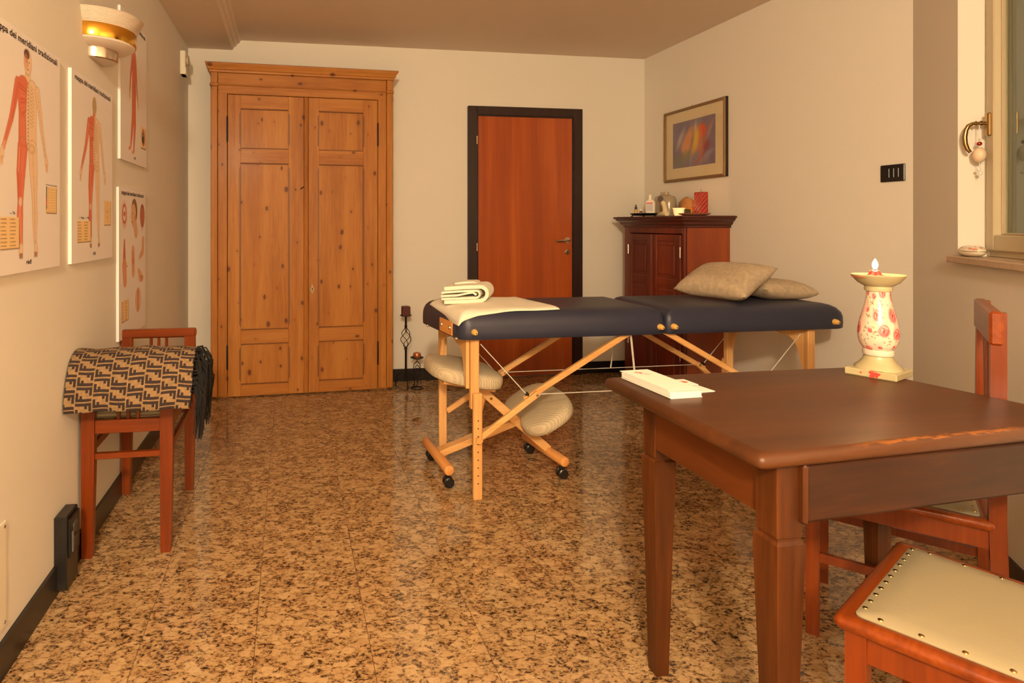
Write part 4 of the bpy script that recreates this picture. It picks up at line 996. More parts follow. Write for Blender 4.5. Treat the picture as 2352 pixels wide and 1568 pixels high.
# ------------------------------------------------------------------ massage table
mt_ = thing('massage_table', 'folding massage table with navy padded top on beech legs', 'massage table', (1.72, 2.86, 0))
def warp(x, y): return x-.125*(y-2.61)*max(0.0, min(1.0, 1-(x-.75)/1.0))
PZ0, PZ1 = .716, .842
def pad(x0, x1, rl, rr):
    """rounded footprint; rl / rr = corner radius on the outer / seam end"""
    y0, y1 = 2.605, 3.135
    def ring(ins):
        pts = []
        for (cx_, cy_, r_, a0) in ((x1, y0, rr, -90), (x1, y1, rr, 0), (x0, y1, rl, 90), (x0, y0, rl, 180)):
            sx = -1 if cx_ == x1 else 1; sy_ = 1 if cy_ == y0 else -1
            k = max(r_-ins, .004); ox, oy = cx_+sx*(ins+k), cy_+sy_*(ins+k)
            for i in range(9):
                a = R(a0+i*90/8); px_, py_ = ox+k*math.cos(a), oy+k*math.sin(a)
                px_ -= ins*1.3*max(0, px_-2.4)/.32; pts.append((warp(px_, py_), py_))
        return pts
    prof = [(.03, PZ0), (.004, PZ0), (0, PZ0+.004), (-.001, PZ0+.03), (0, PZ0+.060), (.004, PZ0+.080), (.014, PZ0+.100), (.028, PZ0+.113), (.046, PZ0+.121), (.075, PZ0+.125), (.13, PZ0+.126)]
    b = B(); n = 36
    for ins, z in prof: b.v += [(p[0], p[1], z) for p in ring(ins)]
    for i in range(len(prof)-1):
        for k in range(n): b.f.append((i*n+k, i*n+(k+1) % n, (i+1)*n+(k+1) % n, (i+1)*n+k)); b.mi.append(0)
    b.f.append(tuple(range((len(prof)-1)*n, len(prof)*n))); b.mi.append(0); b.f.append(tuple(range(n))[::-1]); b.mi.append(0)
    return b
obj('pad_section', pad(.742, 1.737, .055, .03), M['vinyl'], mt_, smooth=60)
obj('pad_section', pad(1.741, 2.728, .03, .07), M['vinyl'], mt_, smooth=60)
def padz(x, y):
    d = min(y-2.605, 3.135-y, x-warp(.742, y)); d = max(d, 0)
    k = [(0, .060), (.004, .080), (.014, .100), (.028, .113), (.046, .121), (.075, .125), (.13, .126)]
    for (a, za), (c, zc) in zip(k[:-1], k[1:]):
        if d <= c: return PZ0+za+(zc-za)*(d-a)/(c-a)
    return PZ0+.126
LEGS = [(.802, 2.640, 1), (.762, 3.085, -1)]
for (x, y, s_) in LEGS+[(2.526, 2.640, 1), (2.408, 3.085, -1)]:
    right = x > 2
    part('leg', mt_, M['beech'], lambda b: b.box(x, x+.040, y, y+s_*.030, .40, .716, .003))
    lo = part('leg_extension', mt_, M['beech'], lambda b: b.box(x+.006, x+.048, y-s_*.024, y-s_*.001, .0, .475, .004))
    for k in range(9):
        if s_ > 0: part('adjustment_hole', lo, M['hole'], lambda b: b.cyl((x+.027, y-.0248, .075+k*.035), (x+.027, y-.0235, .075+k*.035), .0032, n=10))
        elif k < 5: part('adjustment_hole', lo, M['hole'], lambda b: b.cyl((x+.0055, y+.012, .10+k*.035), (x+.0075, y+.012, .10+k*.035), .0032, n=10))
    def star(b):
        vs = [];  n = 20
        for d_, m_ in ((0, .8), (.003, 1), (.011, 1), (.014, .8)):
            for k in range(n):
                a = 2*math.pi*k/n; r_ = .0155*m_*(1+.16*math.cos(5*a)); vs.append((x+.030+r_*math.cos(a), y-s_*(.025+d_), .268+r_*math.sin(a)))
        fs = [(i_*n+k, i_*n+(k+1) % n, (i_+1)*n+(k+1) % n, (i_+1)*n+k) for i_ in range(3) for k in range(n)]+[tuple(range(n)), tuple(range(3*n, 4*n))]
        b.add(vs, fs)
    part('clamp_knob', mt_, M['beechO'], star)
def apron(xa, flip):
    ya, yb = 2.655, 3.075; pts = [(ya, .716)]
    lower = [(0, .49), (.016, .50), (.030, .55), (.042, .60), (.058, .640), (.082, .662), (.115, .668), (.15, .676), (.185, .690), (.21, .694)]
    pts = [(ya, .716)]+[(ya+d, z) for d, z in lower]+[(yb-d, z) for d, z in lower[::-1]]+[(yb, .716)]
    return lambda b: b.prism(pts[::-1], xa, xa+.016, 'X')
def apron_mesh(xa0, xa1):
    b = B(); apron(xa0, False)(b)
    b.v = [(v[0]+(xa1-xa0)*(v[1]-2.655)/.42, v[1], v[2]) for v in b.v]; return b
obj('end_apron', apron_mesh(.784, .760), M['beech'], mt_); obj('end_apron', apron_mesh(2.532, 2.420), M['beech'], mt_)
for yy in (2.648, 3.07):
    n_ = yy < 2.8
    xl = .834 if n_ else .80
    xr = 2.56 if n_ else 2.44
    part('lower_strut', mt_, M['beechX'], lambda b: b.beam((xl, yy-.018, .268), (1.118, yy-.018, .463), .020, .026, bev=.003))
    part('upper_strut', mt_, M['beechX'], lambda b: b.beam((1.058, yy+.004, .428), (1.600, yy+.004, .735), .022, .026, bev=.003))
    part('lower_strut', mt_, M['beechX'], lambda b: b.beam((xr, yy-.018, .268), (2.22, yy-.018, .463), .020, .026, bev=.003))
    part('upper_strut', mt_, M['beechX'], lambda b: b.beam((2.28, yy+.004, .428), (1.735, yy+.004, .735), .022, .026, bev=.003))
    for xj in (1.108, 2.232): part('pivot_bolt', mt_, M['steel'], lambda b: b.cyl((xj, yy-.032, .455), (xj, yy-.026, .455), .006, n=12))
    part('support_cable', mt_, M['cord'], lambda b: (b.tube([(.85, yy, .690), (1.07, yy, .452)], .0022, 6), b.tube([(1.07, yy, .452), (2.27, yy, .452)], .0022, 6), b.tube([(2.27, yy, .452), (2.49, yy, .690)], .0022, 6)))
    xm = 1.58 if n_ else 1.75
    part('centre_cable', mt_, M['cord'], lambda b: (b.tube([(xm, yy, .715), (xm+.03*(1 if n_ else -1), yy, .453)], .0022, 6), b.tube([(xm+.006, yy, .715), (xm+.034*(1 if n_ else -1), yy, .453)], .0022, 6)))
    for xj in (1.07, 2.27): part('cable_ring', mt_, M['iron'], lambda b: b.tube([(xj-.004, yy+.002, .46), (xj+.006, yy+.002, .448)], [.008, .010], 10))
for x in (.808, 1.705, 1.775, 2.640):
    part('peg', mt_, plain('varnished_peg', (226, 178, 96), .25, coat=.5), lambda b: b.tube([(x, 2.612, .752), (x, 2.60, .752), (x, 2.588, .752), (x, 2.580, .751)], [.015, .0145, .012, .008], 16))
    part('peg_hole', mt_, M['hole'], lambda b: b.cyl((x+.002, 2.5798, .750), (x+.002, 2.5785, .750), .0028, n=10))
# slotted wooden plate on the end
def eplate(b):
    m = [(2.700, 2.845)]
    y0, y1 = 2.69, 2.84
    xa = warp(.742, y0)-.005; xb = warp(.742, y1)-.005
    vs = []
    for (y, x) in ((y0, xa), (y1, xb)):
        for z in (.724, .786):
            for o in (0, .012): vs.append((x+o, y, z))
    b.add(vs, [(0, 1, 3, 2), (4, 6, 7, 5), (0, 4, 5, 1), (2, 3, 7, 6), (0, 2, 6, 4), (1, 5, 7, 3)])
ep = part('headrest_bracket', mt_, M['beechO'], eplate, 'wooden bracket plate with two sockets')
for y in (2.715, 2.815):
    part('bracket_socket', ep, M['nickel'], lambda b: b.tube([(warp(.742, y)-.004, y, .757), (warp(.742, y)-.009, y, .757)], [.010, .009], 14))
for y in (2.65, 3.02):
    part('bolt', mt_, M['steel'], lambda b: b.tube([(warp(.742, y)+.012, y, .722), (warp(.742, y)-.004, y, .716)], [.007, .007], 10))

# towels
tf = B()
def sheet(u, v):
    # corners in plan: near-left, near-right, far-right, far-left
    A, Bq, Cq, D = (.738, 2.606), (1.225, 2.640), (1.170, 3.11), (.705, 3.03)
    x = (A[0]*(1-u)+Bq[0]*u)*(1-v)+(D[0]*(1-u)+Cq[0]*u)*v; y = (A[1]*(1-u)+Bq[1]*u)*(1-v)+(D[1]*(1-u)+Cq[1]*u)*v
    y += .012*math.sin(u*3.1)*(1-v)
    return (x, y, padz(x, y)+.0045+.0012*math.sin(u*14+v*5))
tf.grid(sheet, 40, 36)
to = top('towel', tf, M['towel'], 'flat cream towel spread on the left end of the massage table', 'towel', smooth=60, recalc=False)
md = to.modifiers.new('thick', 'SOLIDIFY'); md.thickness = 0.004; md.offset = 1
# folded towel: layered folds rolled over on the right-hand side
ft = thing('folded_towel', 'thick folded cream towel resting on the flat towel', 'towel', (.90, 2.93, .850))
ZF = .8485
TA = Vector((math.cos(R(-0)), 0, 0))
def fold_strip(pts, th_, y0, y1, skew=.55):
    """a thick band following pts (x,z), swept from y0 to y1"""
    b = B(); n = len(pts); pv = [Vector((p[0], p[1], 0)) for p in pts]; up = []
    for i in range(n):
        t = (pv[min(i+1, n-1)]-pv[max(i-1, 0)]).normalized(); up.append(Vector((-t.y, t.x, 0)))
    sec = [p+u*th_/2 for p, u in zip(pv, up)]+[p-u*th_/2 for p, u in zip(pv[::-1], up[::-1])]
    K = 6; m = len(sec)
    for k in range(K+1):
        t = k/K; y = y0+(y1-y0)*t; ro = .003*math.sin(k*2.1)
        b.v += [(.878+s_.x+skew*(y-y0)*.9+ro, y+.02*math.sin(s_.x*9), ZF+s_.y+ro*.4) for s_ in sec]
    for k in range(K):
        for i in range(m): b.f.append((k*m+i, k*m+(i+1) % m, (k+1)*m+(i+1) % m, (k+1)*m+i)); b.mi.append(0)
    b.f.append(tuple(range(m))); b.mi.append(0); b.f.append(tuple(range(K*m, (K+1)*m))); b.mi.append(0)
    return b
def arc(x0, x1, zl, zh, n=10):
    """lower layer going right, round bend, upper layer back left"""
    c = (zl+zh)/2; r_ = (zh-zl)/2
    return [(x0, zl), ((x0+x1)/2, zl), (x1, zl)]+[(x1+r_*1.1*math.sin(a), c-r_*math.cos(a)) for a in [math.pi*k/n for k in range(1, n)]]+[(x1, zh), ((x0+x1)/2, zh), (x0, zh-.004)]
obj('outer_fold', fold_strip(arc(-.150, .035, .010, .078), .018, 2.845, 3.02), M['towel'], ft, smooth=50)
obj('inner_fold', fold_strip(arc(-.165, .012, .026, .060), .010, 2.840, 3.015), M['towel'], ft, smooth=50)
obj('inner_fold', fold_strip([(-.168, .040), (-.09, .041), (-.03, .050), (-.005, .052), (.012, .040)], .009, 2.838, 3.01), M['towel'], ft, smooth=50)
obj('top_layer', fold_strip([(-.07, .086), (-.02, .091), (.035, .090), (.05, .084)], .012, 2.94, 3.03), M['towel'], ft, smooth=50)

# pillows
def pillow(A, Bc, Cc, D, th_, n=26, seed=0):
    A, Bc, Cc, D = map(Vector, (A, Bc, Cc, D)); nrm = ((Cc-A).cross(D-Bc)).normalized()
    if nrm.z < 0: nrm = -nrm
    b = B()
    def side(sg):
        def f(u, v):
            x, y = 2*u-1, 2*v-1
            uu, vv = u, v
            pinch = .055
            x2 = x*(1-pinch*(1-y*y)) if True else x; y2 = y*(1-pinch*(1-x*x))
            uu, vv = (x2+1)/2, (y2+1)/2
            p = (A*(1-uu)+Bc*uu)*(1-vv)+(D*(1-uu)+Cc*uu)*vv
            h = th_/2*((1-x**4)*(1-y**4))**.55
            wr = .0035*math.sin(7*u+9*v+seed)*(1-x**4)*(1-y**4)
            return p+nrm*(sg*h+wr)
        return f
    b.grid(side(1), n, n); b.grid(side(-1), n, n)
    return b
p2 = pillow((2.34, 2.70, .905), (2.70, 2.74, .874), (2.66, 3.06, .880), (2.36, 3.04, .905), .105, seed=1)
top('pillow', p2, M['linen'], 'flatter taupe pillow behind, at the right end of the massage table', 'pillow', weld=True, smooth=80, group='taupe linen pillows on the massage table')
p1 = pillow((2.055, 3.02, .880), (2.175, 2.640, .872), (2.425, 2.715, 1.008), (2.30, 3.10, .995), .125, seed=3)
top('pillow', p1, M['linen'], 'taupe pillow tilted up in front of the flatter one', 'pillow', weld=True, smooth=80, group='taupe linen pillows on the massage table')

# ------------------------------------------------------------------ kneeling stool under the table
ks = thing('kneeling_stool', 'wheeled beech kneeling stool with two cream knitted cushions under the massage table', 'stool', (1.0, 2.93, 0))
LB0, LB1 = (.712, 3.150, .083), (.735, 2.755, .083)
RB0, RB1 = (1.262, 3.150, .083), (1.312, 2.765, .083)
for a, c in ((LB0, LB1), (RB0, RB1)):
    part('crossbar', ks, M['beechO'], lambda b: b.cyl(a, c, .024, n=24, bev=.006))
wh = [(.726, 3.113), (.731, 2.778), (1.272, 3.125), (1.302, 2.788)]
for k, (x, y) in enumerate(wh):
    cst = part('caster', ks, M['blackp'], lambda b: (b.tube([(x, y, .046), (x, y, .062)], .008, 10), b.box(x-.012, x+.020, y-.006, y+.006, .020, .050, .004)))
    for s_ in (-1, 1):
        part('wheel', cst, M['blackp'], lambda b: b.tube([(x+.004+s_*.004*0, y+s_*.006, .0245), (x+.004, y+s_*.010, .0245), (x+.004, y+s_*.020, .0245), (x+.004, y+s_*.024, .0245)], [.020, .0245, .0245, .019], 22))
part('lower_beam', ks, M['beechX'], lambda b: b.beam((.735, 2.955, .095), (1.235, 2.955, .268), .060, .032, bev=.003))
for s_ in (-1, 1):
    part('seat_beam', ks, M['beechX'], lambda b: b.beam((1.290, 2.955+s_*.045, .095), (.870, 2.955+s_*.045, .470), .018, .042, bev=.003))
for x, z in ((.985, .367), (1.175, .198)):
    part('bolt', ks, M['brass'], lambda b: b.cyl((x, 2.896, z), (x, 3.01, z), .007, n=14))
part('adjuster', ks, M['beechO'], lambda b: (b.tube([(.952, 2.93, .385), (.952, 2.93, .375), (.935, 2.93, .300), (.934, 2.93, .296)], [.014, .019, .016, .013], 16), b.tube([(.928, 2.93, .262), (.924, 2.93, .235)], [.013, .013], 14)))
part('threaded_rod', ks, M['steel'], lambda b: b.tube([(.945, 2.93, .35), (.915, 2.93, .17)], .005, 10))
def cushion(c, lx, ly, th_, tilt, notch, sgn):
    """kidney-shaped pad: notch cut into the middle of one long side"""
    n = 56; b = B(); prof = [(0.80, -.5), (.93, -.49), (.985, -.40), (1.0, -.15), (1.0, .10), (.985, .28), (.94, .42), (.85, .50), (.70, .56), (.45, .62), (.2, .64)]
    rot = Euler((0, tilt, 0)).to_matrix()
    for s_, z in prof:
        for k in range(n):
            a = 2*math.pi*k/n; ca_, sa_ = math.cos(a), math.sin(a)
            x = lx*abs(ca_)**.75*(1 if ca_ > 0 else -1); y = ly*abs(sa_)**.75*(1 if sa_ > 0 else -1)
            if x*sgn > 0: x *= 1-notch*math.exp(-(y/(ly*.34))**2)
            b.v.append(Vector(c)+rot @ Vector((x*s_, y*s_, z*th_)))
    for i in range(len(prof)-1):
        for k in range(n): b.f.append((i*n+k, i*n+(k+1) % n, (i+1)*n+(k+1) % n, (i+1)*n+k)); b.mi.append(0)
    b.f.append(tuple(range(n))); b.mi.append(0); b.f.append(tuple(range((len(prof)-1)*n, len(prof)*n))); b.mi.append(0)
    return b
obj('seat_cushion', cushion((.850, 2.935, .503), .185, .215, .070, R(11), .10, 1), M['knit'], ks, smooth=60)
obj('knee_cushion', cushion((1.250, 2.965, .290), .150, .245, .062, R(-30), .34, -1), M['knit'], ks, smooth=60)
part('seat_board', ks, M['beechX'], lambda b: b.box(-.13, .13, -.14, .14, -.008, .008, .002, Matrix.Translation((.845, 2.935, .460)) @ Euler((0, R(11), 0)).to_matrix().to_4x4()))
part('knee_board', ks, M['beechX'], lambda b: b.box(-.07, .09, -.16, .16, -.008, .008, .002, Matrix.Translation((1.285, 2.955, .252)) @ Euler((0, R(-38), 0)).to_matrix().to_4x4()))

# ------------------------------------------------------------------ writing desk
dk = thing('desk', 'dark brown stained wooden desk with a worn front edge', 'desk', (.92, 1.056, 0))
cor = [(.905, 1.056), (1.86, 1.120), (1.752, 1.678), (.915, 1.678)]
def dtop(b):
    def inset(k):
        c = Vector((1.36, 1.38)); out = []
        pts = [Vector(p) for p in cor]
        for i in range(4):
            p = pts[i]; a = (pts[i-1]-p).normalized(); c_ = (pts[(i+1) % 4]-p).normalized(); q = p+(a+c_)*k
            r_ = .014
            out += [q+a*r_, q+(a+c_)*r_*.30, q+c_*r_]
        return out
    prof = [(.012, .748), (.004, .750), (0, .757), (0, .766), (.003, .774), (.010, .779), (.02, .780)]; n = 12
    for k, z in prof: b.v += [(p.x, p.y, z) for p in inset(k)]
    for i in range(len(prof)-1):
        for k in range(n): b.f.append((i*n+k, i*n+(k+1) % n, (i+1)*n+(k+1) % n, (i+1)*n+k)); b.mi.append(0)
    b.f.append(tuple(range(n))); b.mi.append(0); b.f.append(tuple(range((len(prof)-1)*n, len(prof)*n))); b.mi.append(0)
part('desktop', dk, M['desktop'], dtop, 'scuffed top with bare worn front edge', smooth=50)
lg = [(.963, 1.080, .059), (.974, 1.510, .057), (1.676, 1.512, .052), (1.775, 1.120, .055)]
for k, (x, y, w_) in enumerate(lg):
    def dleg(b):
        b.box(x, x+w_, y, y+w_, .598, .748, .002)
        # neck with bevelled shoulder, then the tapering square shaft
        z = .590; q = w_+.004
        secs = [(.003, .600), (.003, .592), (-.003, .586), (-.003, .560), (.004, .30), (.010, 0)]
        n0 = len(b.v)
        for ins, zz_ in secs:
            t_ = ins
            b.v += [(x+t_, y+t_, zz_), (x+w_-t_, y+t_, zz_), (x+w_-t_, y+w_-t_, zz_), (x+t_, y+w_-t_, zz_)]
        for i in range(len(secs)-1):
            for j in range(4): b.f.append((n0+i*4+j, n0+i*4+(j+1) % 4, n0+i*4+4+(j+1) % 4, n0+i*4+4+j)); b.mi.append(0)
        b.f.append(tuple(range(n0+20, n0+24))); b.mi.append(0)
    part('leg', dk, M['desk'], dleg, smooth=20)
part('side_apron', dk, M['deskY'], lambda b: b.box(.975, .995, 1.139, 1.510, .622, .748, .002))
part('side_apron', dk, M['deskY'], lambda b: b.beam((1.71, 1.565, .685), (1.80, 1.17, .685), .02, .126))
part('back_apron', dk, M['deskX'], lambda b: b.box(1.031, 1.676, 1.535, 1.555, .622, .748, .002))
def dfront(b):
    b.beam((1.022, 1.103, .690), (1.80, 1.155, .690), .016, .116)
part('front_rail', dk, M['deskX'], dfront)
dwr = part('drawer', dk, M['deskX'], lambda b: b.beam((1.018, 1.080, .690), (1.775, 1.131, .690), .024, .118, bev=.007), 'wide flush drawer front')
part('drawer_edge', dwr, M['desk'], lambda b: b.beam((1.010, 1.0785, .690), (1.0225, 1.0795, .690), .030, .121, bev=.006), 'paler rounded end of the drawer front')
# leaflets
st = thing('leaflet_stack', 'neat stack of white printed leaflets at the desk corner', 'papers', (1.01, 1.54, .78), 0)
q = random.Random(9)
NP = 14
for k in range(NP):
    dx_ = q.uniform(-.0012, .0012)+(.003 if k == 0 else 0); rz = q.uniform(-.4, .4)
    z = .7803+k*.0013
    m = Matrix.Translation((1.008+dx_, 1.543, z)) @ Euler((0, 0, R(2.5+rz))).to_matrix().to_4x4()
    if k == NP-1: m = Matrix.Translation((1.010, 1.556, z+.0012)) @ Euler((0, 0, R(3.2))).to_matrix().to_4x4()
    part('leaflet', st, M['paper'], lambda b: b.box(-.046, .046, -.108, .108, 0, .0012, 0, m))
mtop = Matrix.Translation((1.010, 1.556, .7803+(NP-1)*.0013+.0026)) @ Euler((0, 0, R(3.2))).to_matrix().to_4x4()
P = Paint(.09, .214, 60, (255, 246, 236))
P.cap((.030, .028), (.045, .034), .003, .004, (206, 80, 84)); P.cap((.036, .024), (.040, .042), .002, .003, (206, 80, 84)); P.ell(.052, .050, .012, .008, (236, 190, 190), .6, 0, .01)
P.build('leaflet_print', lambda u, v: mtop @ Vector((-.045+u, .107-v, 0)), st, M['print'], 'pink emblem print')
for (x, y, rz, nm, lb) in ((1.080, 1.575, 3, 'card', 'white card with a red floral print sticking out right of the leaflet stack, farther one'), (1.078, 1.505, 6, 'card', 'plain white card sticking out right of the leaflet stack, nearer one')):
    m = Matrix.Translation((x, y, .7815 if rz == 6 else .7835)) @ Euler((0, 0, R(rz+ (10 if rz==3 else 0)))).to_matrix().to_4x4()
    # each card lies flat on the desk, tucked against the stack
    m = Matrix.Translation((x+.018, y, .7806)) @ Euler((0, 0, R(rz))).to_matrix().to_4x4()
    cc = thing(nm, lb, 'card', (x+.018, y, .7806))
    part('card_sheet', cc, M['paper'], lambda b: b.box(-.040, .030, -.030, .030, 0, .0018, 0, m))
    if rz == 3:
        P = Paint(.05, .045, 50, (255, 246, 236)); P.ell(.024, .020, .015, .010, (222, 120, 90), .9, .4); P.ell(.03, .024, .008, .008, (190, 70, 70), .8); P.ell(.018, .017, .006, .005, (236, 170, 130))
        P.build('card_print', lambda u, v: m @ Vector((-.022+u, .022-v, .0024)), cc, M['print'], 'red floral print')

# ------------------------------------------------------------------ ceramic candlestick
kx, ky, kz = 1.737, 1.566, .780
ck = thing('candlestick', 'cream ceramic candlestick painted with red roses holding a lit candle on the desk', 'candlestick', (kx, ky, kz), R(24))
part('base', ck, M['cera'], lambda b: b.box(-.064, .064, -.064, .064, 0, .021, .003), local=True)
part('plinth', ck, M['cera'], lambda b: b.lathe([(0, .020), (.060, .020), (.058, .026), (.047, .036), (.038, .048), (.035, .058), (.037, .062), (0, .062)], (0, 0, 0), 40), local=True)
part('ring', ck, M['glaze'], lambda b: b.lathe([(0.0353, 0.061), (0.0381, 0.062), (0.0389, 0.068), (0.0381, 0.076), (0.0353, 0.079)], (0, 0, 0), 40), local=True)
bprof = spline([(0.0361, 0.078), (0.0444, 0.092), (0.0491, 0.11), (0.0498, 0.13), (0.0471, 0.155), (0.0408, 0.182), (0.0338, 0.21), (0.0298, 0.235), (0.0287, 0.252)], 60)
P = Paint(.40, .18, 260, (226, 210, 188))
q = random.Random(11)
def rose(x, y, r_):
    for ox in (-.40, 0, .40):
        P.ell(x+ox, y, r_*1.25, r_*1.15, (240, 176, 166), .75, q.random(), .004); P.ell(x+ox, y, r_, r_*.92, (222, 110, 108), .9)
        for k in range(6):
            a = k*1.05+q.random(); rr = r_*(.25+.11*k)
            P.cap((x+ox+rr*math.cos(a), y+rr*math.sin(a)), (x+ox+rr*math.cos(a+1.3), y+rr*math.sin(a+1.3)), .0014, .0018, (190, 52, 58) if k % 2 else (246, 190, 182), .9)
        P.ell(x+ox, y, r_*.22, r_*.2, (176, 44, 50))
for k in range(260):
    x, y, a = q.random()*.4, q.random()*.18, q.random()*6.28; l_ = .003+.005*q.random()
    P.cap((x, y), (x+l_*math.cos(a), y+l_*math.sin(a)), .0022, .0008, q.choice([(134, 122, 92), (150, 132, 104), (120, 100, 84), (190, 150, 120)]), .85)
for k in range(30): P.ell(q.random()*.4, q.random()*.18, .012+.014*q.random(), .008+.01*q.random(), (240, 186, 170), .5, q.random()*3, .010)
for k in range(8):
    for j in range(4):
        rose((k+.5*(j % 2))*.4/8+q.uniform(-.014, .014), .018+.048*j+q.uniform(-.012, .012), q.choice([.010, .014, .018, .007]))
def bf2(u, v):
    t = (1-v/.18)*60; k = min(int(t), 59); p = bprof[k].lerp(bprof[k+1], t-k); a = u/.40*2*math.pi
    return wm(ck) @ Vector((p.x*math.cos(a), p.x*math.sin(a), p.y))
P.build('rose_body', bf2, ck, M['rose'], 'white glazed body painted with red and pink roses')
part('collar', ck, M['cera'], lambda b: b.lathe([(0.0283, 0.25), (0.0334, 0.252), (0.0345, 0.258), (0.0334, 0.266), (0.0236, 0.268)], (0, 0, 0), 36), local=True)
part('dish', ck, M['cera'], lambda b: b.lathe([(0.0, 0.262), (0.0314, 0.264), (0.0502, 0.276), (0.0628, 0.292), (0.0667, 0.298), (0.0652, 0.3005), (0.0597, 0.295), (0.0432, 0.289), (0.0, 0.288)], (0, 0, 0), 48), local=True)
def wax(b):
    n = 30; prof = [(.053, .2925), (.046, .296), (.026, .297), (.016, .300), (.012, .311), (.007, .313), (0, .306)]
    for r_, z in prof:
        for k in range(n):
            a = 2*math.pi*k/n; w2 = r_*(1+.10*math.sin(3*a+1)+.06*math.sin(7*a))
            b.v.append((w2*math.cos(a)-.012, w2*math.sin(a)+.004, z+.0015*math.sin(5*a)*(r_ < .02)))
    for i in range(len(prof)-1):
        for k in range(n): b.f.append((i*n+k, i*n+(k+1) % n, (i+1)*n+(k+1) % n, (i+1)*n+k)); b.mi.append(0)
part('melted_candle', ck, M['wax'], wax, 'melted red candle stub', local=True)
def drips(b):
    q = random.Random(3)
    def splat(cy_, cz_, ry, rz, n=22, side=True):
        c_ = len(b.v)
        for k in range(n):
            a = 2*math.pi*k/n; f = 1+.28*math.sin(3*a+cy_*90)+.35*q.random()
            y, z = cy_+ry*f*math.cos(a), cz_+rz*f*math.sin(a)
            b.v.append((-.0646, y, min(max(z, .001), .0200)) if side else (-.056+z, y, .0216))
        b.v.append((-.0652, cy_, cz_) if side else (-.056+cz_, cy_, .0222))
        for k in range(n): b.f.append((c_+k, c_+(k+1) % n, c_+n)); b.mi.append(0)
    splat(-.010, .013, .011, .007); splat(-.004, .005, .004, .005); splat(-.017, .009, .003, .005)
    splat(-.010, .000, .012, .006, side=False); splat(.010, .002, .003, .002, side=False); splat(-.026, .003, .003, .002, side=False); splat(.022, .012, .0025, .0025)
part('wax_drip', ck, M['wax'], drips, 'spilled red wax', local=True, recalc=False, smooth=0)
part('wick', ck, M['iron'], lambda b: b.tube([(-.012, .004, .305), (-.012, .004, .318)], .0014, 6), local=True)
part('flame', ck, emit('candle_flame', (255, 222, 150), 90), lambda b: b.lathe([(0, .315), (.005, .319), (.0075, .327), (.006, .336), (.003, .343), (0, .348)], (-.012, .004, 0), 16), 'bright candle flame', local=True)
lamp('flame_light', (kx-.012, ky, kz+.345), 0.9, 0.012, (1, .62, .3))

